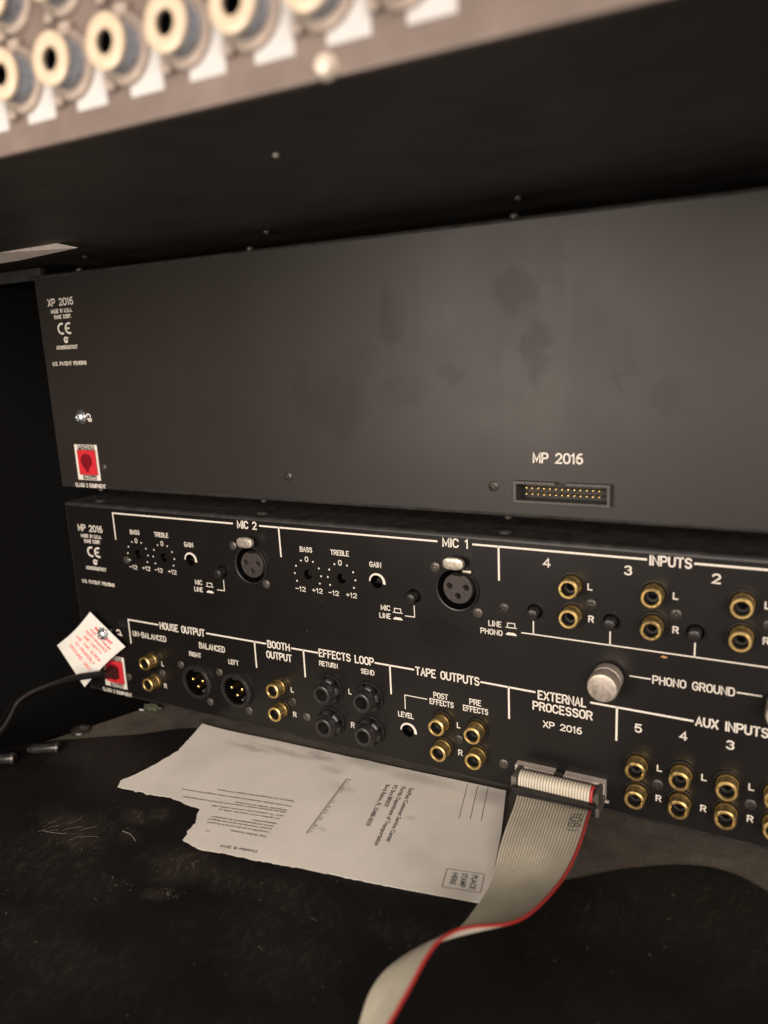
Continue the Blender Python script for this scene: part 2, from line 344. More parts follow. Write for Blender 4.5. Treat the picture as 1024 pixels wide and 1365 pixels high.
# ------------------------------------------------------------------ engraved-style stroke lettering
def arc(cx, cy, rx, ry, a0, a1, n=7):
    return [(cx + rx * math.cos(math.radians(a0 + (a1 - a0) * i / n)), cy + ry * math.sin(math.radians(a0 + (a1 - a0) * i / n))) for i in range(n + 1)]
G = {  # glyph: (advance width, polylines) on a cell 4 wide, 6 high
'A': (4, [[(0, 0), (2, 6), (4, 0)], [(.75, 2), (3.25, 2)]]),
'B': (4, [[(0, 3.2), (2.6, 3.2)] + arc(2.6, 4.6, 1.2, 1.4, -90, 90, 5) + [(0, 6), (0, 0), (2.6, 0)] + arc(2.6, 1.6, 1.4, 1.6, -90, 90, 5)]),
'C': (4, [arc(2, 4, 2, 2, 20, 180) + arc(2, 2, 2, 2, 180, 340)]),
'D': (4, [[(0, 0), (0, 6), (2, 6)] + arc(2, 4, 2, 2, 90, 0, 4) + arc(2, 2, 2, 2, 0, -90, 4) + [(0, 0)]]),
'E': (3.6, [[(3.6, 6), (0, 6), (0, 0), (3.6, 0)], [(0, 3.1), (2.8, 3.1)]]),
'F': (3.6, [[(3.6, 6), (0, 6), (0, 0)], [(0, 3.1), (2.8, 3.1)]]),
'G': (4, [arc(2, 4, 2, 2, 20, 180) + arc(2, 2, 2, 2, 180, 360, 9) + [(4, 2.7), (2.3, 2.7)]]),
'H': (4, [[(0, 0), (0, 6)], [(4, 0), (4, 6)], [(0, 3.1), (4, 3.1)]]),
'I': (.3, [[(.15, 0), (.15, 6)]]),
'L': (3.4, [[(0, 6), (0, 0), (3.4, 0)]]),
'M': (4.6, [[(0, 0), (0, 6), (2.3, 1), (4.6, 6), (4.6, 0)]]),
'N': (4, [[(0, 0), (0, 6), (4, 0), (4, 6)]]),
'O': (4, [arc(2, 4, 2, 2, 0, 180, 8) + arc(2, 2, 2, 2, 180, 360, 8) + [(4, 4)]]),
'P': (4, [[(0, 0), (0, 6), (2.5, 6)] + arc(2.5, 4.4, 1.5, 1.6, 90, -90, 6) + [(0, 2.8)]]),
'Q': (4, [arc(2, 4, 2, 2, 0, 180, 8) + arc(2, 2, 2, 2, 180, 360, 8) + [(4, 4)], [(2.6, 1.4), (4, 0)]]),
'R': (4, [[(0, 0), (0, 6), (2.5, 6)] + arc(2.5, 4.5, 1.5, 1.5, 90, -90, 6) + [(0, 3)], [(2.2, 3), (4, 0)]]),
'S': (4, [arc(2, 4.55, 1.9, 1.45, 20, 270, 9) + arc(2, 1.55, 1.9, 1.55, 90, -160, 9)]),
'T': (4, [[(0, 6), (4, 6)], [(2, 6), (2, 0)]]),
'U': (4, [[(0, 6), (0, 2)] + arc(2, 2, 2, 2, 180, 360, 8) + [(4, 6)]]),
'V': (4, [[(0, 6), (2, 0), (4, 6)]]), 'W': (5, [[(0, 6), (1.2, 0), (2.5, 5), (3.8, 0), (5, 6)]]),
'X': (4, [[(0, 6), (4, 0)], [(0, 0), (4, 6)]]), 'Y': (4, [[(0, 6), (2, 3), (4, 6)], [(2, 3), (2, 0)]]),
'0': (4, [arc(2, 4, 2, 2, 0, 180, 8) + arc(2, 2, 2, 2, 180, 360, 8) + [(4, 4)]]),
'1': (1.6, [[(0, 4.9), (1.2, 6), (1.2, 0)]]),
'2': (4, [arc(2, 4.2, 1.9, 1.8, 165, -25, 8) + [(0, 0), (4, 0)]]),
'3': (4, [arc(1.9, 4.6, 1.8, 1.4, 160, -90, 8), arc(1.9, 1.6, 2.0, 1.6, 90, -160, 9)]),
'4': (4, [[(3, 0), (3, 6), (0, 1.7), (4, 1.7)]]),
'5': (4, [[(3.7, 6), (.5, 6), (.2, 3.2)] + arc(2, 1.95, 2, 1.95, 130, -155, 10)]),
'6': (4, [arc(2.9, 2.2, 2.8, 3.8, 78, 180, 7), arc(2, 1.8, 1.9, 1.8, 0, 360, 14)]),
'7': (4, [[(0, 6), (4, 6), (1.4, 0)]]),
'8': (4, [arc(2, 4.6, 1.6, 1.4, 0, 360, 12), arc(2, 1.6, 1.95, 1.6, 0, 360, 12)]),
'9': (4, [arc(2, 4.1, 1.9, 1.9, 0, 360, 12), [(3.9, 4.1)] + arc(1.8, 2.8, 2.1, 2.8, 0, -115, 6)]),
'm': (4.4, [[(0, 0), (0, 4)], [(0, 3)] + arc(1.1, 3, 1.1, 1, 180, 0, 5) + [(2.2, 0)], [(2.2, 3)] + arc(3.3, 3, 1.1, 1, 180, 0, 5) + [(4.4, 0)]]),
'-': (3.4, [[(0, 3), (3.4, 3)]]), '+': (3.4, [[(0, 3), (3.4, 3)], [(1.7, 1.3), (1.7, 4.7)]]),
'.': (.5, [[(.1, .1), (.4, .1)]]), '(': (1.5, [arc(2.5, 3, 2.5, 3.6, 130, 230, 6)]), ')': (1.5, [arc(-1, 3, 2.5, 3.6, 50, -50, 6)]),
' ': (2.6, []), ':': (.5, [[(.1, .1), (.4, .1)], [(.1, 3.2), (.4, 3.2)]]),
}
GAPW = 1.6

def text_strokes(s):
    x = 0; out = []
    for i, ch in enumerate(s):
        wd, pl = G[ch]
        for p in pl: out.append([(x + a, b) for a, b in p])
        x += wd + (GAPW if i < len(s) - 1 else 0)
    return x, out

def roof_strip(mb, pts, wid, place, h=0.05):
    """a slightly raised strip of ink along a polyline; place(x, z, lift) -> xyz"""
    P = [Vector((a, b)) for a, b in pts]
    Q = [P[0]]
    for p in P[1:]:
        if (p - Q[-1]).length > 1e-4: Q.append(p)
    P = Q
    if len(P) < 2: return
    closed = (P[0] - P[-1]).length < 1e-3
    d0 = (P[1] - P[0]).normalized(); d1 = (P[-1] - P[-2]).normalized()
    if not closed: P[0] = P[0] - d0 * wid * .35; P[-1] = P[-1] + d1 * wid * .35
    n = len(P); v = []
    for i in range(n):
        a = (P[i] - P[i - 1]).normalized() if i > 0 else (P[1] - P[0]).normalized()
        b = (P[i + 1] - P[i]).normalized() if i < n - 1 else a
        if closed and i == 0: a = d1
        if closed and i == n - 1: b = d0
        t = (a + b)
        t = t.normalized() if t.length > .25 else b
        nn = Vector((-t.y, t.x)); c = max(.5, abs(nn.dot(Vector((-b.y, b.x)))))
        k = wid / 2 / c
        for s_, l in ((-1, -.01), (-.55, h), (.55, h), (1, -.01)):
            q = P[i] + nn * k * s_; v.append(place(q.x, q.y, l))
    f = []
    for i in range(n - 1):
        for j in range(3): f.append((4 * i + j, 4 * i + j + 1, 4 * i + 4 + j + 1, 4 * i + 4 + j))
    if not closed: f += [(3, 2, 1, 0), (4 * n - 4, 4 * n - 3, 4 * n - 2, 4 * n - 1)]
    mb.add(v, f)

def on_panel(x, z, l): return (x, -l, z)

def panel_text(s, x0, z0, wid, hgt, parent, stroke=None, name="lettering", material=None, place=on_panel):
    W, st = text_strokes(s); k = wid / W; kz = hgt / 6
    sw = (stroke or hgt * .155) * 1.12
    k = (wid - sw) / W; kz = (hgt - sw) / 6
    mb = MB()
    for p in st: roof_strip(mb, [(x0 + sw / 2 + a * k, z0 + sw / 2 + b * kz) for a, b in p], sw, place)
    return mb.out(name, material or M_ink, parent, smooth=False)

def panel_lines(segs, wid, parent, name="printed_line", material=None):
    mb = MB()
    for p in segs: roof_strip(mb, p, wid, on_panel)
    return mb.out(name, material or M_ink, parent, smooth=False)

# ------------------------------------------------------------------ component prototypes (origin on the panel face)
def copy_tree(o, parent, loc):
    c = o.copy(); COL.objects.link(c); c.parent = parent; c.location = Vector(loc) * MM
    for ch in o.children:
        d = ch.copy(); COL.objects.link(d); d.parent = c
    return c
PROTO = {}
def place_part(key, builder, parent, loc, rot=0.0, label=None):
    if key not in PROTO:
        o = builder(parent); o.location = Vector(loc) * MM; PROTO[key] = o
    else: o = copy_tree(PROTO[key], parent, loc)
    o.rotation_euler = (0, rot, 0)
    if label: o["label"] = label
    elif "label" in o: del o["label"]
    return o

def build_screw(r, material, name="screw", dome=.75):
    def f(parent):
        n = 40; radii = [0, .12, .2, .3, .42, .52, .6, .72, .86, .96, 1.0]
        v = [(0, -dome * r * .45 + .28 * r, 0)]; fa = []
        for q in radii[1:]:
            for k in range(n):
                a = 2 * PI * k / n; x = q * r * math.cos(a); z = q * r * math.sin(a)
                y = -dome * r * .45 * math.sqrt(max(0, 1 - (q * .93) ** 2)) - .05 * r
                arm = (min(abs(x), abs(z)) < .15 * r) and q < .56
                if arm: y += .30 * r * (1 - q * .6)
                v.append((x, y, z))
        for k in range(n): fa.append((0, 1 + (k + 1) % n, 1 + k))
        for i in range(len(radii) - 2):
            for k in range(n):
                a = 1 + i * n + k; b = 1 + i * n + (k + 1) % n; fa.append((a, b, b + n, a + n))
        base = 1 + (len(radii) - 2) * n
        for k in range(n):
            a = 2 * PI * k / n; v.append((r * 1.02 * math.cos(a), .3, r * 1.02 * math.sin(a)))
        for k in range(n): fa.append((base + k, base + (k + 1) % n, base + n + (k + 1) % n, base + n + k))
        return link(name, v, fa, material, parent, smooth=True)
    return f
scr_dark = build_screw(2.3, M_screwb)
scr_mid = build_screw(2.3, M_screw)
scr_small = build_screw(1.9, M_screw)

def build_rca(parent):
    o = MB().lathe([(2.85, -6.2), (2.9, -7.35), (3.15, -7.62), (3.75, -7.62), (4.15, -7.3), (4.22, -6.9), (4.22, -6.5), (4.12, -6.35), (4.12, -2.2), (4.3, -2.0), (4.3, 1.0)], n=40)\
        .out("rca_jack", M_gold, parent)
    MB().lathe([(0.0, 2.2), (1.6, 2.2), (1.6, -3.0), (1.8, -3.2), (2.6, -3.3), (2.75, -4.2), (2.88, -6.6)], n=28).out("insulator", M_black, o)
    MB().lathe([(4.32, .6), (4.6, -.25), (5.0, -.55), (5.5, -.5), (5.75, .05), (5.75, .5)], n=36).out("mounting_ring", M_black, o)
    return o

def build_trs(parent):
    o = MB().lathe([(3.1, 4), (3.1, -8.2), (3.3, -8.7), (4.3, -8.9), (4.9, -8.6), (5.1, -8.0), (4.95, -7.6), (5.25, -7.2), (4.95, -6.8), (5.25, -6.4), (4.95, -6.0), (5.25, -5.6), (4.95, -5.2), (5.25, -4.8), (5.2, -4.2)], n=36)\
        .out("phone_jack", M_blackg, parent)
    def wob(k, t):
        ph = (k % 8)
        return 0.86 if ph in (0, 1) else 1.0
    MB().lathe([(5.3, -4.4), (6.0, -4.7), (6.6, -4.5), (7.3, -3.9), (7.6, -3.2), (7.6, -1.4), (7.6, -1.2)], n=48, wob=lambda k, t: (.76 if k % 8 in (0,) else (.86 if k % 8 in (1, 7) else 1.0)) if t > -4.6 else 1.0)\
        .out("nut", M_blackg, o)
    MB().lathe([(7.2, -1.2), (8.1, -1.1), (8.3, -.6), (8.3, .2)], n=40).out("washer", M_black, o)
    MB().disc(3.3, 3.5, n=24).out("contact_well", M_void, o, smooth=False)
    return o

def build_xlr_f(parent):
    o = MB().lathe([(9.5, 7.5), (9.5, -1.2), (9.65, -1.6), (10.1, -1.75), (10.45, -1.4), (10.6, -.6), (10.6, .2)], n=56).out("xlr_socket", M_blackg, parent)
    # insert with three sockets: real openings
    holes = [(-4.1, 1.0, 1.35), (4.1, .9, 1.35), (0.0, -3.5, 1.35)]
    rim = []
    for k in range(48):
        a = 2 * PI * k / 48; r = 7.2
        if 74 < math.degrees(a) < 106: r = 6.2
        rim.append((r * math.cos(a), r * math.sin(a)))
    ins = plate_with_holes("socket_insert", rim, holes, [], -0.4, 7.0, M_idc2, o, bevel=.3)
    MB().lathe([(9.42, -1.0), (9.42, 7.2)], n=48).disc(9.5, 7.1, n=40).out("socket_floor", M_void, o, smooth=False)
    tg = []; n = 40
    for k in range(n):
        a = 2 * PI * k / n; c, s = math.cos(a), math.sin(a)
        tg.append((5.1 * math.copysign(abs(c) ** .72, c), 2.75 * math.copysign(abs(s) ** .72, s)))
    mb = MB(); v = []; f = []
    for (q, y) in ((1, -3.4), (1, -4.8), (.95, -5.3), (.8, -5.5), (.4, -5.6), (.0, -5.6)):
        for (a, b) in tg: v.append((a * q, y, 13.1 + b * q))
    for i in range(5):
        for k in range(n): f.append((i * n + k, i * n + (k + 1) % n, (i + 1) * n + (k + 1) % n, (i + 1) * n + k))
    f.append(tuple(range(n))[::-1])
    mb.add(v, f).box(-2.3, 2.3, -4.2, 0.1, 10.9, 13.0, .2)
    l = mb.out("release_latch", M_latch, o)
    MB().box(3.2, 7.4, -2.0, -1.0, 8.4, 9.6, .2).out("latch_spring", M_latch, l)
    return o

def build_xlr_m(parent):
    o = MB().lathe([(7.9, 7.5), (7.9, -2.3), (8.1, -2.9), (8.6, -3.1), (9.9, -3.0), (10.5, -2.4), (10.7, -1.2), (10.7, .2)], n=56).out("xlr_plug_socket", M_blackg, parent)
    MB().lathe([(7.85, -1.8), (7.85, 7.2)], n=48).disc(8.1, 7.1, n=40).out("socket_floor", M_void, o, smooth=False)
    for (x, z) in ((-3.7, 1.0), (3.7, 1.0), (0.0, -3.1)):
        MB().lathe([(0, -1.6), (.5, -1.55), (.95, -1.2), (1.15, -.6), (1.15, 7)], x, z, n=16).out("contact_pin", M_goldpin, o)
    MB().box(1.4, 3.0, 0.2, 7, -6.9, -5.6, .3).out("ground_contact", M_bright, o)
    MB().box(-1.6, 1.6, -2.4, 6, 6.6, 8.0, .3).out("key_tab", M_blackg, o)
    return o
M_idc2 = mat("brown black insert plastic", (0.034, 0.029, 0.026), 0.5, bump=(1500, .4, .05), var=(400, .75, 1.3))

def build_pot(parent):
    o = MB().lathe([(3.3, 1.6), (3.3, 7)], n=28).disc(3.4, 6.9, n=28).out("trim_control", M_void, parent)
    MB().box(-.35, .35, 1.6, 6, -1.3, 1.3, .1).lathe([(0.0, 2.6), (1.3, 2.6), (1.5, 2.9), (1.5, 6)], n=20).out("slotted_shaft", M_black, o)
    return o

def build_button(parent):
    o = MB().lathe([(0, -5.0), (1.9, -5.0), (2.35, -4.75), (2.55, -4.3), (2.6, -3.5), (2.65, 1.0)], n=32).out("push_button", M_blackg, parent)
    MB().lathe([(2.9, .3), (3.1, -.12), (3.35, -.12), (3.5, .05)], n=32).out("button_collar", M_void, o)
    return o

# ------------------------------------------------------------------ large structure
# shelf top with its real left edge, lower void, case wall
mbs = MB()
def sheet(outl, z0, z1, name, material, kind=None, parent=None):
    n = len(outl); v = [(x, y, z1) for x, y in outl] + [(x, y, z0) for x, y in outl]
    f = [tuple(range(n)), tuple(range(2 * n - 1, n - 1, -1))] + [(i, i + n, (i + 1) % n + n, (i + 1) % n) for i in range(n)]
    o = link(name, v, f, material, parent); 
    bm = bmesh.new(); bm.from_mesh(o.data); bmesh.ops.recalc_face_normals(bm, faces=bm.faces[:]); bm.to_mesh(o.data); bm.free()
    if kind: o["kind"] = kind
    return o
shelf = sheet([(-112, -380), (560, -380), (560, 330), (190, 330), (53.6, 6.5), (47.5, -4.6), (31.9, -42), (16.6, -77.5)], -6, 0, "floor", M_shelf, "structure")
sheet([(-160, -420), (600, -420), (600, 340), (-160, 340)], -40, -34, "lower_floor", M_wall, "structure")
link("wall", MB().box(-70, -60, -230, 330, -33.8, 420).v, MB().box(-70, -60, -230, 330, -33.8, 420).f, M_wall)["kind"] = "structure"
bw = MB().box(-59.8, 560, 331, 338, -33.8, 420); link("back_wall", bw.v, bw.f, M_wall)["kind"] = "structure"

# dark sheet over the front of the shelf, with a curved rear edge
edge = [(-60, -150), (-30, -116), (-2, -86), (12, -70), (22.6, -60), (32, -52), (42.6, -45.5), (56, -37), (72.3, -27.5), (84, -16), (96, -9), (120, -7), (150, -8), (190, -6), (230, -7), (262, -14),
        (280, -28), (292, -44), (306, -52), (316, -49), (322.3, -45.2), (332, -36), (343.3, -27.4), (357, -19.5), (366, -16.3), (372.7, -15.3), (381, -16.8), (390, -21.6), (402, -32), (425, -60), (470, -100), (520, -130)]
def smooth_open(P, it=2):
    for _ in range(it):
        Q = [P[0]]
        for a, b in zip(P, P[1:]):
            Q += [(a[0] * .75 + b[0] * .25, a[1] * .75 + b[1] * .25), (a[0] * .25 + b[0] * .75, a[1] * .25 + b[1] * .75)]
        P = Q + [P[-1]]
    return P
e2 = smooth_open(edge)
matt = sheet(e2[::-1] + [(-104, -376), (520, -376)], .02, .45, "dark_sheet", M_mat)
tag(matt, "scuffed black sheet with curved rear edge over the front of the shelf", "mat")

# ------------------------------------------------------------------ chassis body helper
def chassis(parent, z0, z1, name="casing", width=432.0, depth=230.0):
    r = 2.0; prof = [(0, z0 + r)]
    for i in range(1, 6): a = PI / 2 * i / 5; prof.append((r - r * math.cos(a), z0 + r - r * math.sin(a)))
    prof.append((depth, z0)); prof.append((depth, z1))
    for i in range(0, 5): a = PI / 2 * (1 - i / 5); prof.append((r - r * math.cos(a), z1 - r + r * math.sin(a)))
    prof.append((0, z1 - r)); prof += [(1.4, z1 - r), (1.4, z0 + r)]
    n = len(prof); v = [(x, y, z) for x in (0, width) for y, z in prof]
    f = [(i, (i + 1) % n, (i + 1) % n + n, i + n) for i in range(n - 1) if i != n - 2 or True]
    # front opening (last edge) stays open behind the plate; sides are closed with simple panels
    f = [(i, i + 1, i + 1 + n, i + n) for i in range(n - 2)]
    o = link(name, v, f, M_lid, parent, smooth=True)
    MB().box(-.8, 0, .4, depth, z0 + .5, z1 - .5).out("side_cheek", M_lid, parent, smooth=False)
    MB().box(width, width + .8, .4, depth, z0 + .5, z1 - .5).out("side_cheek", M_lid, parent, smooth=False)
    return o

# ================================================================== upper rack unit (blank back, ribbon header)
xp = thing("rack_processor", "plain black steel rack unit with small ribbon header, above the unit full of sockets", "rack unit")
Z0, Z1 = 134.4, 257.1
chassis(xp, Z0, Z1)
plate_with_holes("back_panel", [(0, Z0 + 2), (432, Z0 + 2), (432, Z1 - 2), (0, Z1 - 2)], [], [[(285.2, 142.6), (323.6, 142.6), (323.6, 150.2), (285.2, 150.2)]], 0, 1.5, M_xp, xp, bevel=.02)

def ident_block(parent, model, dz):
    panel_text(model, 8.0, 239.4 + dz, 21.0, 4.3, parent, .62)
    panel_text("MADE IN U.S.A.", 9.8, 235.5 + dz, 17.6, 2.3, parent, .40)
    panel_text("RANE CORP.", 12.0, 232.3 + dz, 14.0, 2.3, parent, .40)
    mb = MB()
    roof_strip(mb, arc(17.1, 226.9 + dz, 3.1, 2.75, 75, 285, 12), 1.15, on_panel)
    roof_strip(mb, arc(23.1, 226.9 + dz, 3.1, 2.75, 75, 285, 12), 1.15, on_panel)
    roof_strip(mb, [(20.2, 226.9 + dz), (22.9, 226.9 + dz)], 1.0, on_panel)
    mb.out("conformity_mark", M_ink, parent, smooth=False)
    mb = MB()
    roof_strip(mb, arc(19.2, 220.6 + dz, 1.35, 1.35, 45, 330, 12), .95, on_panel)
    roof_strip(mb, [(18.8, 220.7 + dz), (19.6, 219.9 + dz), (21.2, 221.9 + dz)], .5, on_panel)
    mb.out("tick_mark", M_ink, parent, smooth=False)
    panel_text("ACN050387837", 10.4, 215.4 + dz, 17.4, 2.2, parent, .38)
    panel_text("U.S. PATENT PENDING", 5.4, 206.3 + dz, 28.0, 2.3, parent, .40)

def power_inlet(parent, dz):
    # white printed frame, black bars with lettering, red moulded jack
    x0, x1, z0, z1 = 14.4, 33.2, 139.8 + dz, 160.8 + dz
    MB().box(x0, x1, -.10, .02, z1 - 3.0, z1).box(x0, x1, -.10, .02, z0, z0 + 3.0).box(x0, x0 + 1.9, -.10, .02, z0 + 3.0, z1 - 3.0).box(x1 - 1.6, x1, -.10, .02, z0 + 3.0, z1 - 3.0)\
        .out("printed_frame", M_ink, parent, smooth=False)
    MB().box(17.0, 30.9, -.14, -.08, z1 - 2.9, z1 - .25).box(18.7, 30.0, -.14, -.08, z0 + .25, z0 + 2.9).out("lettering_bar", M_mp_flat, parent, smooth=False)
    def pl(x, z, l): return (x, -.13 - l, z)
    panel_text("POWER", 17.5, 158.25 + dz, 12.8, 2.1, parent, .36, place=pl)
    panel_text("750mA", 19.2, 140.15 + dz, 10.4, 2.1, parent, .36, place=pl)
    j = MB().box(16.5, 31.3, -.5, .1, 143.0 + dz, 157.6 + dz, .15).out("power_jack", M_red, parent, smooth=False)
    c = arc(23.6, 151.5 + dz, 4.7, 4.0, 205, -25, 14) + [(26.6, 148.0 + dz), (25.6, 147.6 + dz), (25.2, 145.6 + dz), (24.5, 145.0 + dz), (23.6, 144.2 + dz), (22.7, 145.0 + dz), (22.2, 146.2 + dz), (21.0, 147.2 + dz)]
    n = len(c); v = [(a, -.62, b) for a, b in c] + [(a, -.45, b) for a, b in c]
    link("jack_opening", v, [tuple(range(n))] + [(i, (i + 1) % n, (i + 1) % n + n, i + n) for i in range(n)], M_redd, j)  # raised plate whose dark red stands in for the shaded cavity
    panel_text("CLASS 2 EQUIPMENT", 11.0, 135.3 + dz, 25.4, 2.5, parent, .42)
M_mp_flat = mat("black ink", (0.015, 0.015, 0.015), 0.6)

def ground_screw(parent, x, z, y=0.0, symbol=True, labelled=None):
    g = build_screw(3.2, M_bright, "ground_screw", dome=1.5)(parent); g.location = Vector((x, y - .6, z)) * MM
    def wob(k, t): return 1.0 if k % 4 < 2 else .84
    MB().lathe([(2.3, -.35), (4.1, -.45), (4.3, -.1), (4.3, .1)], n=40, wob=wob).out("star_washer", M_bright, g, (0, .6, 0))
    if symbol:
        mb = MB()
        roof_strip(mb, [(x + 4.6, z + .6), (x + 4.9, z + 1.5), (x + 6.4, z + 1.7), (x + 7.4, z + 1.0), (x + 7.4, z - .2)], .8, on_panel)
        roof_strip(mb, [(x + 5.2, z - 1.0), (x + 8.2, z - 1.3)], .9, on_panel); roof_strip(mb, [(x + 5.8, z - 2.1), (x + 7.9, z - 2.3)], .9, on_panel)
        mb.out("earth_symbol", M_ink, parent, smooth=False)
    return g

ident_block(xp, "XP 2016", 0)
power_inlet(xp, 0)
ground_screw(xp, 23.4, 176.8)
panel_text("MP 2016", 291.9, 158.5, 21.2, 4.6, xp, .68)
for (x, z) in ((274.5, 147.8), (166.4, 147.8)): place_part("sd", scr_dark, xp, (x, 0, z), .4 + x)
place_part("ss", scr_small, xp, (37.0, 0, 148.0), .2)

def header(parent, zc, material, key="ribbon_header", depth=3.0, notch=True):
    x0, x1, z0, z1 = 284.2, 324.6, zc - 4.6, zc + 4.6
    mb = MB()
    mb.box(x0, x1, -depth, 6, z0, z0 + 1.1, .12).box(x0, x0 + 1.3, -depth, 6, z0 + 1.1, z1 - 1.1, .12).box(x1 - 1.3, x1, -depth, 6, z0 + 1.1, z1 - 1.1, .12)
    mb.box(x0, 302.2, -depth, 6, z1 - 1.1, z1, .12).box(306.6, x1, -depth, 6, z1 - 1.1, z1, .12)
    o = mb.out(key, material, parent, smooth=False)
    MB().box(x0 + 1.3, x1 - 1.3, 4.4, 5.9, z0 + 1.1, z1 - 1.1).out("header_base", M_black, o, smooth=False)
    return o
h1 = header(xp, 146.4, M_hdrb)
for r_ in (0, 1):
    for k in range(13):
        if r_ == 0 and k == 0:
            pin0 = MB().box(-.34, .34, -.3, 5, -.34, .34, .15).out("header_pin", M_goldpin, h1, (289.2, 0, 145.2), smooth=False)
        else:
            c = pin0.copy(); COL.objects.link(c); c.parent = h1; c.location = Vector((289.2 + 2.54 * k, 0, 145.2 + 2.54 * r_)) * MM
# the frame of a press-in lip round the header opening
for x, z, yy, key in ((152.0, 256.95, 3.0, "t"), (284.0, 256.95, 3.0, "t"), (34.0, 256.95, 3.0, "t")):
    s_ = MB().lathe([(0, 2.0), (1.1, 1.9), (1.9, 1.2), (2.1, 0), (2.1, -.3)], x, z, n=20, axis='Z', cy=yy).out("lid_screw", M_screw, xp)
for x in (148.0, 280.0, 29.0):
    MB().lathe([(0, -1.6), (1.0, -1.5), (1.6, -.9), (1.7, .3)], x, 134.4, n=18, axis='Z', cy=3.0).out("underside_screw", M_screw, xp)

# ================================================================== lower rack unit (all the sockets)
mp = thing("rack_mixer", "black steel rack unit whose lettered back is crowded with brass and black sockets", "rack unit")
Z0, Z1 = 3.0, 125.4
chassis(mp, Z0, Z1)
RCA = [(308.9, 107.0), (309.1, 93.8), (342.0, 107.0), (342.2, 93.8), (374.8, 107.0), (375.0, 93.8),
       (337.6, 30.2), (337.7, 17.0), (355.3, 30.2), (355.3, 17.0), (372.8, 30.0), (372.9, 17.0), (390.2, 30.2), (390.4, 17.0),
       (246.6, 31.2), (246.9, 17.8), (264.5, 31.0), (264.7, 17.8), (150.8, 32.2), (151.2, 18.9), (58.4, 32.6), (58.8, 19.1)]
TRS = [(183.0, 36.6), (182.8, 18.2), (206.5, 36.7), (206.3, 18.2)]
XF = [(256.4, 99.3), (138.9, 99.3)]; XM = [(92.7, 24.8), (121.2, 24.8)]
POT = [(174.0, 97.4), (194.0, 97.4), (213.9, 97.8), (55.8, 97.4), (75.8, 97.2), (95.7, 97.6), (227.5, 21.8)]
BTN = [(233.9, 93.2), (118.2, 93.4), (292.6, 93.0), (325.4, 92.8), (358.2, 92.8)]
circ = [(x, z, 5.6) for x, z in RCA] + [(x, z, 5.3) for x, z in TRS] + [(x, z, 9.75) for x, z in XF] + [(x, z, 8.1) for x, z in XM] + [(x, z, 3.15 if i in (2, 5, 6) else 2.6) for i, (x, z) in enumerate(POT)] + [(x, z, 3.2) for x, z in BTN]
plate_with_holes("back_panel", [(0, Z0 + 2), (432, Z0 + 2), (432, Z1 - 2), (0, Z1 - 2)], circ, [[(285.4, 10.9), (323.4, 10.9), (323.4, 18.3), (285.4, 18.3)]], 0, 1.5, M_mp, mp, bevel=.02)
rj = random.Random(5)
for x, z in RCA:
    j_ = place_part("rca", build_rca, mp, (x, 0, z), x * .7)
    j_.rotation_mode = 'XYZ'; j_.rotation_euler = (rj.uniform(-.03, .03), x * .7, rj.uniform(-.03, .03)); j_.location.y = rj.uniform(-.35, .25) * MM
for i, (x, z) in enumerate(TRS): place_part("trs", build_trs, mp, (x, 0, z), .35 + .5 * i)
for x, z in XF: place_part("xf", build_xlr_f, mp, (x, 0, z))
for x, z in XM: place_part("xm", build_xlr_m, mp, (x, 0, z))
for i, (x, z) in enumerate(POT): place_part("pot", build_pot, mp, (x, 0, z), .2 + .3 * i)
for x, z in BTN: place_part("btn", build_button, mp, (x, 0, z))
for i, (x, z) in enumerate(((316.9, 99.4), (350.7, 99.2), (384.2, 99.2), (278.4, 92.8), (254.8, 23.4), (158.6, 24.6), (345.9, 22.4), (381.6, 22.5))):
    place_part("sd", scr_dark, mp, (x, 0, z), .5 + 1.3 * i)
for i, (x, z) in enumerate(((167.0, 17.3), (277.4, 15.8), (64.6, 24.8), (35.8, 17.4), (46.2, 93.1), (245.4, 108.6), (266.0, 88.9), (127.2, 108.7), (147.2, 89.5), (80.2, 32.8), (99.9, 13.1), (108.9, 33.0), (128.1, 13.2))):
    place_part("sm", scr_mid, mp, (x, 0, z), .3 + 1.7 * i)
for x in (142.0, 276.6, 21.0):
    l_ = MB().lathe([(0, 1.3), (1.2, 1.2), (2.6, .8), (3.3, .1), (3.3, -.2)], x, 125.4, n=24, axis='Z', cy=8.5).out("lid_screw", M_screw, mp)
    MB().box(x - 1.6, x + 1.6, 8.2, 8.8, 126.3, 126.8, .1).box(x - .3, x + .3, 7.0, 10.0, 126.32, 126.84, .1).out("screw_slot", M_void, l_, smooth=False)

# thumb screws for the phono ground
def build_thumb(parent):
    def wob(k, t): return 1.0 if (k % 2 == 0 or t < -13.4 or t > -7.9) else .945
    o = MB().lathe([(0, -14.2), (4.9, -14.2), (5.9, -13.9), (6.4, -13.2), (6.4, -8.0), (6.0, -7.4), (5.2, -7.3), (5.2, -6.8), (6.1, -6.6), (6.3, -6.0), (6.3, -2.2), (5.6, -1.6), (3.2, -1.5), (3.2, .2)], n=96, wob=wob).out("thumb_screw", M_nickel, parent)
    return o
place_part("thumb", build_thumb, mp, (325.0, 0, 68.6)); place_part("thumb", build_thumb, mp, (391.2, 0, 68.6))

ident_block(mp, "MP 2016", -131.4)
power_inlet(mp, -131.4)
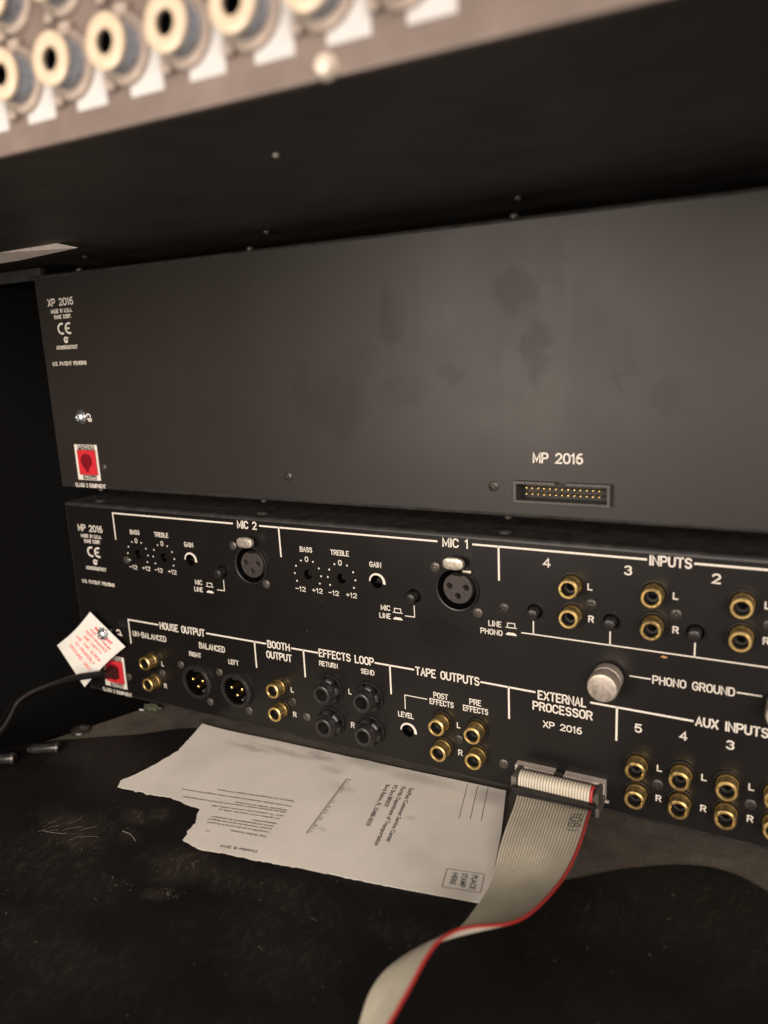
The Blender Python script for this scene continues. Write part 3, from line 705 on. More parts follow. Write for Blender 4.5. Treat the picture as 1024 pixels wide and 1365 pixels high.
# --- section lines
H3, H4 = 120.9, 55.4
panel_lines([[(39.2, 105.2), (39.2, H3), (128.0, H3)]], .95, mp)
panel_lines([[(146.0, H3), (246.6, H3)], [(157.9, H3), (158.1, 105.6)]], .95, mp)
panel_lines([[(264.3, H3), (338.6, H3)], [(276.3, H3), (276.3, 105.6)]], .95, mp)
panel_lines([[(357.0, H3), (424, H3)]], .95, mp)
panel_lines([[(41.2, 40.4), (41.2, H4), (65.3, H4)]], .95, mp)
panel_lines([[(102.3, H4), (143.4, H4)], [(135.8, H4), (135.8, 40.6)]], .95, mp)
panel_lines([[(160.4, H4), (176.7, H4)], [(167.8, H4), (167.8, 40.6)]], .95, mp)
panel_lines([[(210.8, H4), (232.0, H4)], [(219.0, H4), (219.0, 40.5)]], .95, mp)
panel_lines([[(266.8, 55.1), (292.4, 54.8)], [(280.2, 55.1), (280.2, 39.6)]], .95, mp)
panel_lines([[(317.4, 54.5), (358.6, 54.3)], [(328.4, 54.4), (328.4, 39.2)]], .95, mp)
panel_lines([[(286.6, 82.2), (424, 82.0)], [(291.9, 88.2), (291.9, 82.2)], [(325.0, 88.0), (325.0, 82.2)], [(358.2, 88.0), (358.2, 82.1)]], .6, mp)
panel_lines([[(333.4, 69.7), (341.6, 69.7)]], .6, mp); panel_lines([[(374.4, 69.8), (383.0, 69.8)]], .6, mp)
panel_lines([[(226.6, 33.8), (226.6, 41.1), (238.6, 41.1)]], .5, mp)
panel_lines([[(233.7, 88.2), (233.7, 82.5), (228.8, 82.5)]], .5, mp); panel_lines([[(118.2, 88.4), (118.2, 82.4), (113.2, 82.4)]], .5, mp)
def switch_marks(x, z, parent):
    panel_lines([[(x, z + 3.2), (x + .8, z + 3.2), (x + .8, z + 5.3), (x + 4.2, z + 5.3), (x + 4.2, z + 3.2), (x + 5.0, z + 3.2)], [(x + .8, z + 3.2), (x + 4.2, z + 3.2)]], .45, parent, "switch_symbol")
    v = [(x, -.05, z - .35), (x + 5.0, -.05, z - .35), (x + 5.0, -.05, z), (x + 4.0, -.05, z + .9), (x + 1.0, -.05, z + .9), (x, -.05, z)]
    v += [(a, .05, c) for a, b, c in v]
    link("switch_symbol", v, [(0, 1, 2, 3, 4, 5)[::-1]] + [(i, (i + 1) % 6, (i + 1) % 6 + 6, i + 6) for i in range(6)], M_ink, parent)
switch_marks(222.2, 80.3, mp); switch_marks(105.4, 80.3, mp); switch_marks(279.2, 80.6, mp)
# --- lettering (text, x, z of baseline, width, height, stroke)
TX = [("MIC 2", 131.0, 118.5, 13.0, 4.5, .68), ("MIC 1", 249.3, 118.5, 12.8, 4.5, .68), ("INPUTS", 339.8, 118.5, 16.2, 4.5, .68),
 ("HOUSE OUTPUT", 66.6, 52.9, 34.2, 4.6, .68), ("UN-BALANCED", 43.6, 45.3, 27.0, 3.6, .50), ("BALANCED", 95.6, 45.5, 18.8, 3.7, .50),
 ("RIGHT", 87.4, 39.4, 9.0, 3.0, .45), ("LEFT", 116.2, 39.3, 7.2, 3.0, .45), ("BOOTH", 144.4, 53.3, 14.8, 4.4, .66), ("OUTPUT", 143.2, 47.2, 16.8, 4.4, .66),
 ("EFFECTS LOOP", 177.3, 53.4, 32.8, 4.5, .66), ("RETURN", 177.2, 48.4, 11.4, 2.9, .44), ("SEND", 202.2, 48.3, 7.8, 2.9, .44),
 ("TAPE OUTPUTS", 232.8, 52.8, 33.3, 4.5, .66), ("POST", 242.1, 42.6, 7.8, 3.1, .46), ("EFFECTS", 240.0, 39.0, 12.7, 3.1, .46), ("PRE", 260.7, 42.7, 6.0, 3.1, .46),
 ("EFFECTS", 257.4, 38.9, 12.7, 3.1, .46), ("LEVEL", 222.4, 28.9, 8.7, 3.0, .46), ("EXTERNAL", 293.7, 51.6, 21.8, 4.5, .66), ("PROCESSOR", 291.3, 46.1, 26.9, 4.4, .66),
 ("XP 2016", 296.1, 38.4, 17.6, 3.4, .5), ("AUX INPUTS", 359.5, 52.4, 27.0, 4.4, .66), ("PHONO GROUND", 342.4, 67.8, 31.2, 3.8, .5),
 ("LINE", 270.9, 83.3, 6.3, 2.8, .42), ("PHONO", 267.0, 79.2, 10.6, 2.8, .42),
 ("4", 296.2, 113.5, 3.4, 4.2, .62), ("3", 330.1, 113.5, 3.3, 4.2, .62), ("2", 363.2, 113.5, 3.4, 4.2, .62),
 ("L", 315.3, 105.3, 2.2, 3.1, .5), ("R", 315.8, 91.1, 2.4, 3.1, .5), ("L", 349.2, 105.3, 2.2, 3.1, .5), ("R", 349.5, 91.0, 2.4, 3.1, .5), ("L", 382.1, 105.4, 2.2, 3.1, .5), ("R", 382.2, 91.1, 2.4, 3.1, .5),
 ("5", 335.8, 44.5, 3.1, 4.1, .62), ("4", 353.7, 44.9, 3.2, 4.1, .62), ("3", 371.4, 44.7, 3.2, 4.1, .62), ("2", 389.0, 44.7, 3.2, 4.1, .62),
 ("L", 345.3, 28.5, 2.2, 3.1, .5), ("R", 345.2, 14.3, 2.4, 3.1, .5), ("L", 362.8, 28.5, 2.2, 3.1, .5), ("R", 362.9, 14.3, 2.4, 3.1, .5), ("L", 380.4, 28.6, 2.2, 3.1, .5), ("R", 380.5, 14.4, 2.4, 3.1, .5),
 ("L", 157.7, 29.8, 2.0, 3.1, .45), ("R", 158.0, 15.5, 2.2, 3.1, .45), ("L", 64.5, 29.3, 2.0, 3.1, .45), ("R", 64.6, 15.3, 2.2, 3.1, .45),
 ("L", 194.1, 35.5, 2.0, 3.1, .45), ("R", 194.4, 16.8, 2.2, 3.2, .45), ("L", 254.0, 29.2, 1.9, 3.1, .45), ("R", 254.3, 14.8, 2.3, 3.2, .45)]
for dx in (0, -118.0):
    TX += [("MIC", 215.5 + dx, 83.8, 5.3, 2.9, .42), ("LINE", 214.5 + dx, 79.7, 6.3, 2.8, .42), ("BASS", 170.1 + dx - (.6 if dx else 0), 109.2, 7.6, 2.8, .42), ("TREBLE", 188.4 + dx, 109.2, 10.8, 2.8, .42),
           ("0", 172.8 + dx - (.3 if dx else 0), 104.1, 2.1, 2.9, .42), ("0", 192.6 + dx, 104.1, 2.1, 2.9, .42), ("-12", 165.7 + dx, 87.9, 6.4, 2.7, .4), ("+12", 176.0 + dx, 88.1, 6.4, 2.7, .4), ("-12", 185.8 + dx, 88.0, 6.2, 2.7, .4),
           ("+12", 196.1 + dx, 88.0, 6.3, 2.7, .4), ("GAIN", 210.4 + dx, 105.1, 6.5, 2.9, .42)]
for t in TX: panel_text(t[0], t[1], t[2], t[3], t[4], mp, t[5])
def pot_scale(cx, cz):
    mb = MB()
    for a in (27, 60, 90, 120, -27, -60, -90, -120):
        q = math.radians(90 - a); x = cx + 8.0 * math.cos(q); z = cz + 8.0 * math.sin(q)
        mb.lathe([(0, -.06), (.35, -.06), (.5, .01)], x, z, n=12)
    mb.out("dial_marks", M_ink, mp, smooth=False)
for x, z in ((174.0, 97.4), (194.0, 97.4), (55.8, 97.4), (75.8, 97.2)): pot_scale(x, z)
def swell_arc(cx, cz, r):
    v = []; f = []; n = 22
    for i in range(n + 1):
        a = math.radians(178 - 188 * i / n); t = .7 + .8 * i / n
        for q, y in ((r, .01), (r + .12, -.06), (r + t - .1, -.06), (r + t, .01)): v.append((cx + q * math.cos(a), y, cz + q * math.sin(a)))
    for i in range(n):
        for j in range(3): f.append((4 * i + j, 4 * i + 4 + j, 4 * i + 5 + j, 4 * i + 1 + j))
    f += [(0, 1, 2, 3), (4 * n + 3, 4 * n + 2, 4 * n + 1, 4 * n)]
    link("level_arc", v, f, M_ink, mp)
for x, z in ((213.9, 97.8), (95.7, 97.6), (227.5, 21.8)): swell_arc(x, z, 3.45)
h2 = header(mp, 14.7, M_hdrw, depth=4.2)
MB().box(324.7, 326.4, -3.6, -2.2, 10.2, 11.0, .1).out("header_ear", M_hdrw, h2, smooth=False)

# ================================================================== ribbon cable with its plug
rib = thing("ribbon_cable", "grey flat ribbon cable with one red edge, plugged into the lower unit", "cable", (305, -14, 14))
RX, RY, RZ = 305, -14, 14
ST = [((321.8,-12.5,12.4),(288.9,-12.5,12.4)),((323.1,-22.0,16.4),(290.5,-22.9,12.1)),((324.1,-32.1,17.6),(291.6,-32.9,12.0)),((325.0,-41.9,17.8),(292.6,-42.4,11.6)),
((325.4,-51.5,18.1),(293.4,-51.5,10.1)),((325.4,-60.8,18.4),(294.6,-59.6,6.6)),((324.9,-69.6,18.9),(295.6,-67.4,4.0)),((323.9,-77.8,20.0),(294.9,-75.2,4.3)),
((322.8,-85.6,21.1),(294.5,-82.5,4.3)),((321.3,-93.0,22.3),(294.1,-89.5,3.9)),((319.7,-100.0,23.8),(292.7,-95.9,5.2)),((317.3,-106.6,26.0),(290.7,-101.9,7.0)),
((314.2,-112.7,29.4),(288.5,-107.9,9.4)),((310.1,-118.9,32.6),(286.0,-114.8,10.5)),((306.5,-125.8,35.4),(283.8,-121.9,11.7)),((303.7,-133.4,36.6),(281.8,-129.1,12.3)),
((303.5,-141.4,35.5),(281.2,-136.4,11.7)),((303.1,-149.0,33.6),(282.0,-142.8,8.9)),((302.8,-156.2,32.8),(283.7,-148.8,7.0)),((301.8,-163.5,31.0),(284.8,-154.5,4.6)),((300.6,-171.0,28.6),(285.6,-160.5,3.0))]
def catmull(P, sub):
    out = []
    for i in range(len(P) - 1):
        p0, p1, p2, p3 = P[max(i - 1, 0)], P[i], P[i + 1], P[min(i + 2, len(P) - 1)]
        for k in range(sub):
            t = k / sub
            out.append(.5 * ((2 * p1) + (-p0 + p2) * t + (2 * p0 - 5 * p1 + 4 * p2 - p3) * t * t + (-p0 + 3 * p1 - 3 * p2 + p3) * t ** 3))
    out.append(P[-1].copy()); return out
O = Vector((RX, RY, RZ))
def lift_mid(PR, PL):   # light smoothing of the fitted edges
    def s(P): return [P[0]] + [P[i] * .5 + (P[i - 1] + P[i + 1]) * .25 for i in range(1, len(P) - 1)] + [P[-1]]
    return s(PR), s(PL)
PR = [Vector(a) - O for a, b in ST]; PL = [Vector(b) - O for a, b in ST]
PR, PL = lift_mid(PR, PL)
# the start: over the top of the plug, down its face and out under the strain bar
x_r, x_l = 321.8 - RX, 288.9 - RX
loop = [(-8.0, 19.3), (-9.4, 20.6), (-11.2, 20.9), (-12.9, 20.2), (-13.9, 18.6), (-14.2, 16.6), (-14.1, 14.6), (-14.6, 12.9)]
PR = [Vector((x_r, y - RY, z - RZ)) for y, z in loop] + PR[1:]
PL = [Vector((x_l, y - RY, z - RZ)) for y, z in loop] + PL[1:]
CR, CL = catmull(PR, 5), catmull(PL, 5)
NW, PER = 26, 6
def ribbon(k0, k1, name, material, parent):
    v = []; f = []; cols = []
    for w_ in range(k0, k1):
        for j in range(PER + (1 if w_ == k1 - 1 else 0)): cols.append((w_ + j / PER, abs(math.sin(PI * j / PER)) ** .55 if j < PER else 0))
    nc = len(cols); ns = len(CR)
    for i in range(ns):
        t = (CR[min(i + 1, ns - 1)] + CL[min(i + 1, ns - 1)] - CR[max(i - 1, 0)] - CL[max(i - 1, 0)]).normalized()
        e = (CR[i] - CL[i]); nrm = e.cross(t).normalized()
        for (c, h) in cols:
            p = CL[i] + e * (c / NW); q = .02 + (.56 if i > 38 else .85) * h
            v.append(tuple(p + nrm * q))
    for i in range(ns):
        t = (CR[min(i + 1, ns - 1)] + CL[min(i + 1, ns - 1)] - CR[max(i - 1, 0)] - CL[max(i - 1, 0)]).normalized()
        e = (CR[i] - CL[i]); nrm = e.cross(t).normalized()
        for (c, h) in cols:
            p = CL[i] + e * (c / NW); q = .02 + .50 * h
            v.append(tuple(p - nrm * q))
    B = ns * nc
    for i in range(ns - 1):
        for j in range(nc - 1):
            a = i * nc + j; f.append((a, a + 1, a + nc + 1, a + nc)); f.append((B + a, B + a + nc, B + a + nc + 1, B + a + 1))
        a = i * nc; f.append((a, a + nc, B + a + nc, B + a)); a = i * nc + nc - 1; f.append((a, B + a, B + a + nc, a + nc))
    return link(name, v, f, material, parent, smooth=False)
rb = ribbon(0, 25, "flat_ribbon", M_ribbon, rib); rb.data.shade_smooth()
rb.data.materials.append(M_groove)
nc_ = 25 * PER + 1; q_ = 0
for i in range(len(CR) - 1):          # shade in the grooves between the conductors, painted as a darker colour
    for j in range(nc_ - 1):
        if j % PER in (0, PER - 1): rb.data.polygons[q_].material_index = 1; rb.data.polygons[q_ + 1].material_index = 1
        q_ += 2
    q_ += 2
rd = ribbon(25, 26, "red_conductor", M_redwire, rib); rd.data.shade_smooth()
# printing on the ribbon near the red edge
def ribbon_place(x, z, l):
    # x: along the cable from station index, z: across toward the red edge
    s = max(0, min(len(CR) - 1.001, x)); i = int(s); t = s - i
    a = CR[i].lerp(CR[i + 1], t); b = CL[i].lerp(CL[i + 1], t); e = a - b
    tt = (CR[i + 1] + CL[i + 1] - CR[i] - CL[i]).normalized(); n = e.cross(tt).normalized()
    # the side that faces the camera is the one whose normal points up / to the front
    p = b + e * z
    if n.dot(Vector((389.5, -310, 210.5)) - O - p) < 0: n = -n
    return tuple(p + n * .58)
def ribbon_text(s, s0, per, c0, hc):
    W, st = text_strokes(s); mb = MB()
    for p in st:
        pts = [(s0 + a * per, c0 + b * hc) for a, b in p]
        # build in parameter space: strokes as narrow strips
        for (a0, b0), (a1, b1) in zip(pts, pts[1:]):
            A = Vector(ribbon_place(a0, b0, 0)); Bv = Vector(ribbon_place(a1, b1, 0)); d = (Bv - A)
            if d.length < 1e-3: continue
            up = Vector((0, -.5, .86)); sd = d.cross(up).normalized() * .17; ex = d.normalized() * .1
            mb.add([tuple(A - ex - sd), tuple(A - ex + sd), tuple(Bv + ex + sd), tuple(Bv + ex - sd), tuple((A + Bv) / 2 + up * .06)], [(0, 1, 4), (1, 2, 4), (2, 3, 4), (3, 0, 4)])
    return mb.out("printed_marking", M_print, rib, smooth=False)
ribbon_text("(08)", 42.0, .40, .78, .023)
# plug: body, strain bar, end ears
MB().box(287.6 - RX, 323.0 - RX, -13.4 - RY, .5 - RY, 11.6 - RZ, 17.8 - RZ, .3).out("plug_body", M_idc, rib, smooth=False)
MB().box(286.9 - RX, 323.6 - RX, -17.8 - RY, -15.0 - RY, 11.2 - RZ, 16.2 - RZ, .35).out("strain_bar", M_black, rib, smooth=False)
MB().box(285.9 - RX, 288.4 - RX, -14.8 - RY, -4 - RY, 14.4 - RZ, 19.6 - RZ, .4).box(322.3 - RX, 325.0 - RX, -16.2 - RY, -4 - RY, 10.2 - RZ, 14.4 - RZ, .4).box(322.4 - RX, 324.2 - RX, -13.6 - RY, -4 - RY, 14.5 - RZ, 19.4 - RZ, .4).out("plug_ear", M_idc, rib, smooth=False)

# ================================================================== torn postcard
card = thing("reply_card", "torn white printed reply card lying in front of the lower unit, beside the ribbon cable", "card", (200, -40, .7))
CX, CY, CZ = 200, -40, .7
def card_h(x, y):
    h = .12 + .25 * math.sin((x + .5 * y) / 34.0) ** 2
    if y < -60: h += .004 * (abs(y) - 60) ** 1.6 * max(0, min(1, (215 - x) / 70))
    if x < 125: h += .0016 * (125 - x) ** 2
    h += .5 * math.exp(-((x - 204 - .2 * y) / 5.0) ** 2) * max(0, 1 + y / 22) 
    if y > -5: h = h * .6
    return min(h, 2.0)
base_outline = [(98, -6.5), (122, -5.0), (148.7, -3.6), (194.7, -2.1), (235, -.4), (277.8, 1.4), (286.6, -30), (296.4, -73.2), (278, -76.4), (259, -79.6), (224, -85), (197, -90.3), (187, -91.6), (174, -94.6), (162.3, -92.7),
                (161, -88.5), (159.3, -84.4), (158.8, -80), (156.6, -77), (154.0, -73.5), (152.7, -70.3), (144.5, -70.6), (137, -69.4), (130.9, -69.8), (119.7, -72.1), (110, -73.4), (103.2, -74.4), (100.4, -70.2), (102.6, -62), (104.0, -54.5), (105.4, -42), (105.8, -34.7), (102.0, -20)]
rnd = random.Random(3)
outline = []
TEAR = set(range(9, 27))
for i in range(len(base_outline)):
    a = Vector(base_outline[i]); b = Vector(base_outline[(i + 1) % len(base_outline)]); n = max(1, int((b - a).length / 1.6))
    for k in range(n):
        p = a.lerp(b, k / n)
        if 9 <= i <= 31: 
            jj = .55 if i < 26 and i > 13 else .25
            p = p + Vector((rnd.uniform(-jj, jj), rnd.uniform(-jj, jj)))
        outline.append((p.x, p.y))
def inside(x, y, P):
    c = False; j = len(P) - 1
    for i in range(len(P)):
        if (P[i][1] > y) != (P[j][1] > y) and x < (P[j][0] - P[i][0]) * (y - P[i][1]) / (P[j][1] - P[i][1]) + P[i][0]: c = not c
        j = i
    return c
pts = list(outline)
y = -92.0
while y < 0:
    x = 100.0
    while x < 296:
        if inside(x, y, outline) and min((x - a) ** 2 + (y - b) ** 2 for a, b in outline) > 3: pts.append((x, y))
        x += 3.2
    y += 3.2
no = len(outline)
res = delaunay_2d_cdt([Vector(p) for p in pts], [(i, (i + 1) % no) for i in range(no)], [], 1, 1e-5)
vv = [(p.x, p.y) for p in res[0]]; ff = [tuple(q) for q in res[2]]
nv = len(vv)
verts = [(a - CX, b - CY, card_h(a, b) + .22) for a, b in vv] + [(a - CX, b - CY, card_h(a, b)) for a, b in vv]
faces = [q for q in ff] + [tuple(i + nv for i in q[::-1]) for q in ff]
be = {}
for q in ff:
    for i in range(3):
        e = (q[i], q[(i + 1) % 3]); be[e] = be.get(e, 0) + 1
for (a, b) in list(be):
    if (b, a) not in be: faces.append((b, a, a + nv, b + nv))
cb = link("card_sheet", verts, faces, M_paper, card, smooth=True)
# torn fibre rim along the ripped side
mbf = MB()
rip = [p for i, p in enumerate(outline) if 158 > 0 and p[1] < -66 and p[0] < 232]
for i in range(0, len(rip) - 1):
    if (Vector(rip[i]) - Vector(rip[i + 1])).length > 4: continue
    a, b = Vector(rip[i]), Vector(rip[i + 1]); d = (b - a).normalized(); n = Vector((-d.y, d.x)); 
    cx_, cy_ = 200, -40
    if n.dot(Vector((cx_, cy_)) - a) < 0: n = -n
    w1 = .5 + .8 * rnd.random()
    P4 = [a - n * .25, b - n * .25, b + n * w1, a + n * w1]
    mbf.add([(p.x - CX, p.y - CY, card_h(p.x, p.y) + .26 - (.1 if j < 2 else 0) - (.06 if j >= 2 else 0)) for j, p in enumerate(P4)], [(0, 1, 2, 3)])
mbf.out("torn_rim", M_tear, card, smooth=False)["kind"] = "stuff"

def font_mesh(body, size, bold=0.0, material=None):
    cu = bpy.data.curves.new("print", 'FONT'); cu.body = body; cu.size = size; cu.offset = bold; cu.resolution_u = 2; cu.fill_mode = 'FRONT'
    t = bpy.data.objects.new("tmp", cu); COL.objects.link(t)
    dg = bpy.context.evaluated_depsgraph_get(); me = bpy.data.meshes.new_from_object(t.evaluated_get(dg))
    v = [tuple(q.co) for q in me.vertices]; f = [tuple(p.vertices) for p in me.polygons]
    bpy.data.objects.remove(t); bpy.data.curves.remove(cu); bpy.data.meshes.remove(me)
    return v, f
def card_text(lines, parent, name="printed_text", material=None, bold=0.026):
    """lines: (text, start, end, cap height mm) on the card, text stretched between the two points; letters stand to the left of the direction"""
    mb = MB()
    for (s, p0, p1, hgt) in lines:
        v, f = font_mesh(s, 1.0, bold)
        if not v: continue
        x1 = max(q[0] for q in v); x0 = min(q[0] for q in v)
        d = Vector(p1) - Vector(p0); Ld = d.length; d.normalize(); n = Vector((-d.y, d.x)); ks = Ld / (x1 - x0); kh = hgt / .7
        vs = []
        for q in v:
            p = Vector(p0) + d * (q[0] - x0) * ks + n * q[1] * kh
            vs.append((p.x - CX, p.y - CY, card_h(p.x, p.y) + .26))
        mb.add(vs, f)
    return mb.out(name, material or M_print, parent, smooth=False)
card_text([("SunPass Customer Service Center", (235.0, -15), (243.8, -56), 2.1), ("Florida Department of Transportation", (231.0, -15.5), (240.2, -60.2), 2.1),
           ("PO Box 880029", (226.9, -16), (230.7, -33.5), 2.1), ("Boca Raton, FL 33488-0029", (223.2, -17.1), (230.0, -49.6), 2.1)], card)
card_text([("PLACE", (285.4, -60.3), (287.2, -68.3), 2.2), ("STAMP", (281.3, -61.0), (283.3, -69.0), 2.2), ("HERE", (277.7, -62.2), (279.2, -69.0), 2.2)], card)
BODY = [("Thank you for choosing SunPass Prepaid Toll Program", (190.2, -47.1), (149.5, -54.3), 1.15), ("If you have already submitted your payment please disregard this notice and", (191.1, -51.1), (133.1, -61.0), 1.15),
 ("transponder number and the vehicle", (191.3, -54.6), (164.7, -59.1), 1.15), ("with new statement number is enclosed and returned for processing please", (192.0, -56.0), (138.1, -65.9), 1.15),
 ("card. To activate your account online visit", (192.5, -58.8), (156.1, -65.9), 1.15), ("or update your records with us", (192.0, -61.4), (161.1, -67.0), 1.15),
 ("statement below", (192.8, -65.0), (180.7, -67.2), 1.15), ("and is not guaranteed to be accepted I", (192.6, -67.2), (161.8, -72.9), 1.15), ("account I authorize the card to be charged if", (193.2, -69.2), (161.4, -75.1), 1.15),
 ("I would like to use the card as in the good", (193.5, -71.5), (163.2, -77.2), 1.15), ("Dear SunPass Customer,", (194.1, -74.6), (176.5, -77.8), 1.2), ("October 8, 2014", (197.1, -84.4), (180.0, -87.9), 1.7)]
card_text(BODY, card)
def flat_strokes(polys, wd, name="ruled_line"):
    mb = MB()
    for p in polys:
        for a, b in zip(p, p[1:]):
            a = Vector(a); b = Vector(b); d = (b - a); n_ = max(1, int(d.length / 3)); dn = d.normalized(); s = Vector((-dn.y, dn.x)) * wd / 2
            vs = []; fs = []
            for k in range(n_ + 1):
                q = a.lerp(b, k / n_)
                for e in (-1, 1): r = q + s * e; vs.append((r.x - CX, r.y - CY, card_h(r.x, r.y) + .265))
            for k in range(n_): fs.append((2 * k, 2 * k + 1, 2 * k + 3, 2 * k + 2))
            mb.add(vs, fs)
    return mb.out(name, M_print, card, smooth=False)
flat_strokes([[(259.1, -.4), (266.0, -27.8)]], .28); flat_strokes([[(264.2, 0), (270.8, -26.6)]], .28); flat_strokes([[(269.2, .3), (275.6, -25.6)]], .28)
flat_strokes([[(274.7, -61.0), (289.6, -58.0), (291.9, -68.5), (277.0, -71.6), (274.7, -61.0)]], .3, "stamp_box")
bars = [[(202.9, -20.8), (208.8, -65.3)]]
for k in range(62):
    t = k / 61; q = Vector((202.9, -20.8)).lerp(Vector((208.8, -65.3)), t); L_ = (2.6 if rnd.random() > .62 else 1.2)
    bars.append([(q.x, q.y), (q.x + L_, q.y + .14 * L_)])
flat_strokes(bars[:1], .2, "barcode"); flat_strokes(bars[1:], .26, "barcode")

# darker smears and spots in the card's colour, most toward its rear edge
nt = M_paper.node_tree; b = nt.nodes["Principled BSDF"]; src = b.inputs["Base Color"].links[0].from_socket
pos, tc = warped(nt, 140, .007)
tot = None
for (x, y_, rx, ry, s) in [(140, -15.5, 13, 2.2, .5), (160, -11.5, 18, 2.0, .5), (180, -8.6, 8, 2.4, .6), (205, -3, 12, 5, .45), (236, -6, 14, 4, .4), (192, -16, 6, 2.4, .35), (246, -36, 3, 2, .3), (214, -60, 2.6, 1.4, .35), (168, -83, 1.3, .8, .8), (206, -28, 6, 3, .3), (262, -60, 8, 5, .14), (120, -40, 10, 12, .12), (272, -6, 8, 6, .5)]:
    o = math_node(nt, 'MULTIPLY', blob(nt, pos, ((x - CX) * MM, (y_ - CY) * MM, 0), (rx * MM, ry * MM, 1), .8, 0), s * .7)
    tot = o if tot is None else math_node(nt, 'MAXIMUM', tot, o)
mx = nt.nodes.new("ShaderNodeMix"); mx.data_type = 'RGBA'; nt.links.new(tot, mx.inputs["Factor"]); nt.links.new(src, mx.inputs["A"]); mx.inputs["B"].default_value = (.14, .13, .11, 1)
nt.links.new(mx.outputs["Result"], b.inputs["Base Color"])

# ================================================================== warning tag under the ground screw of the lower unit
tg = thing("warning_tag", "small white tag with red lettering hanging from the ground screw of the lower unit", "tag", (24, -5, 45.6))
TXo = Vector((24, -5, 45.6))
c_top, c_right, c_left, c_bot = Vector((15.2, -5.2, 58.7)), Vector((40.8, -4.2, 39.6)), Vector((-15.5, -8.2, 33.6)), Vector((10.5, -12.8, 11.8))
def tag_pt(u, v_, l=0.0):   # u along the lettering (top -> right), v down the tag (top -> left)
    p = c_top * (1 - u) * (1 - v_) + c_right * u * (1 - v_) + c_left * (1 - u) * v_ + c_bot * u * v_
    bow = math.sin(PI * v_); p = p + Vector((1.2, -.4, -.9)) * bow * (1 - u) * 1.0 + Vector((-.5, 1.0, .8)) * bow * u * 1.6
    n = (c_right - c_top).cross(c_left - c_top).normalized()
    if n.y > 0: n = -n
    return p + n * l - TXo
v = []; f = []; nu, nv2 = 14, 18
for s_ in (0.18, -0.02):
    for j in range(nv2 + 1):
        for i in range(nu + 1): v.append(tuple(tag_pt(i / nu, j / nv2, s_)))
A_ = (nu + 1) * (nv2 + 1)
for j in range(nv2):
    for i in range(nu):
        a = j * (nu + 1) + i; f.append((a, a + 1, a + nu + 2, a + nu + 1)); f.append((A_ + a, A_ + a + nu + 1, A_ + a + nu + 2, A_ + a + 1))
for i in range(nu): f.append((i, A_ + i, A_ + i + 1, i + 1)); q = nv2 * (nu + 1) + i; f.append((q, q + 1, A_ + q + 1, A_ + q))
for j in range(nv2): a = j * (nu + 1); f.append((a, a + nu + 1, A_ + a + nu + 1, A_ + a)); a += nu; f.append((a, A_ + a, A_ + a + nu + 1, a + nu + 1))
link("tag_card", v, f, M_tag, tg, smooth=True)
mb = MB()
TL = [("FOR OPTIMUM", .30, .17, .97 - .12), ("PERFORMANCE", .28, .28, .86), ("AND SAFETY", .22, .38, .80), ("USE THIS SCREW", .16, .49, .86)]
LN = [("IMPORTANT:", .30, .80, .175, .052), ("FOR OPTIMUM", .25, .83, .265, .042), ("PERFORMANCE", .20, .83, .35, .042), ("AND SAFETY", .24, .78, .45, .050), ("USE THIS SCREW", .12, .86, .56, .050), ("TO PROPERLY", .20, .82, .67, .050), ("GROUND UNIT", .17, .86, .79, .054)]
for (s, u0, u1, vv_, hh) in LN:
    W, st = text_strokes(s)
    for p in st:
        for (a0, b0), (a1, b1) in zip(p, p[1:]):
            P0 = tag_pt(u0 + (u1 - u0) * a0 / W, vv_ - hh * b0 / 6, .22); P1 = tag_pt(u0 + (u1 - u0) * a1 / W, vv_ - hh * b1 / 6, .22)
            d = P1 - P0
            if d.length < 1e-3: continue
            n = tag_pt(.5, .5, 1) - tag_pt(.5, .5, 0); sd = d.cross(n).normalized() * (.22 if vv_ > .2 else .34)
            mb.add([tuple(P0 - sd), tuple(P0 + sd), tuple(P1 + sd), tuple(P1 - sd), tuple((P0 + P1) / 2 + n * .05)], [(0, 1, 4), (1, 2, 4), (2, 3, 4), (3, 0, 4)])
mb.out("printed_text", M_redink, tg, smooth=False)
gs = ground_screw(mp, 24.4, 45.9, y=-5.6, symbol=False)
mb = MB()
roof_strip(mb, [(30.2, 46.5), (30.6, 47.3), (32.4, 47.3), (33.2, 46.2), (33.2, 45.0)], .8, on_panel); roof_strip(mb, [(31.0, 44.6), (34.2, 44.2)], .9, on_panel); mb.out("earth_symbol", M_ink, mp, smooth=False)
MB().tube([(24.4, -5.2, 45.9), (24.4, .4, 45.9)], 1.7, 12).out("ground_stud", M_bright, mp)

# ================================================================== power cord with modular plug
cord = thing("power_cord", "black power cord plugged into the red jack, running off to the left", "cable", (25, -6, 21))
o_ = Vector((25, -6, 21))
path = [(24.6, -.6, 19.2), (24.2, -6, 20.2), (22.0, -14, 22.2), (18.4, -24, 24.0), (17.0, -38, 25.6), (24, -58, 30.5), (38, -78, 36.0), (60, -98, 41.5), (84, -118, 50), (106, -136, 60.5), (124, -152, 66)]
path = [tuple(p) for p in catmull([Vector(p) for p in path], 6)]
MB().tube([tuple(Vector(p) - o_) for p in path], 2.05, 14).out("cord_sheath", M_cord, cord)
MB().box(20.6 - 25, 28.0 - 25, -3.5 + 6, .2 + 6, 15.4 - 21, 22.6 - 21, .5).box(22.0 - 25, 26.8 - 25, -8.5 + 6, -3.4 + 6, 17.4 - 21, 22.4 - 21, .8).out("modular_plug", mat("smoky dark plastic", (0.05, 0.010, 0.010), .3), cord, smooth=False)

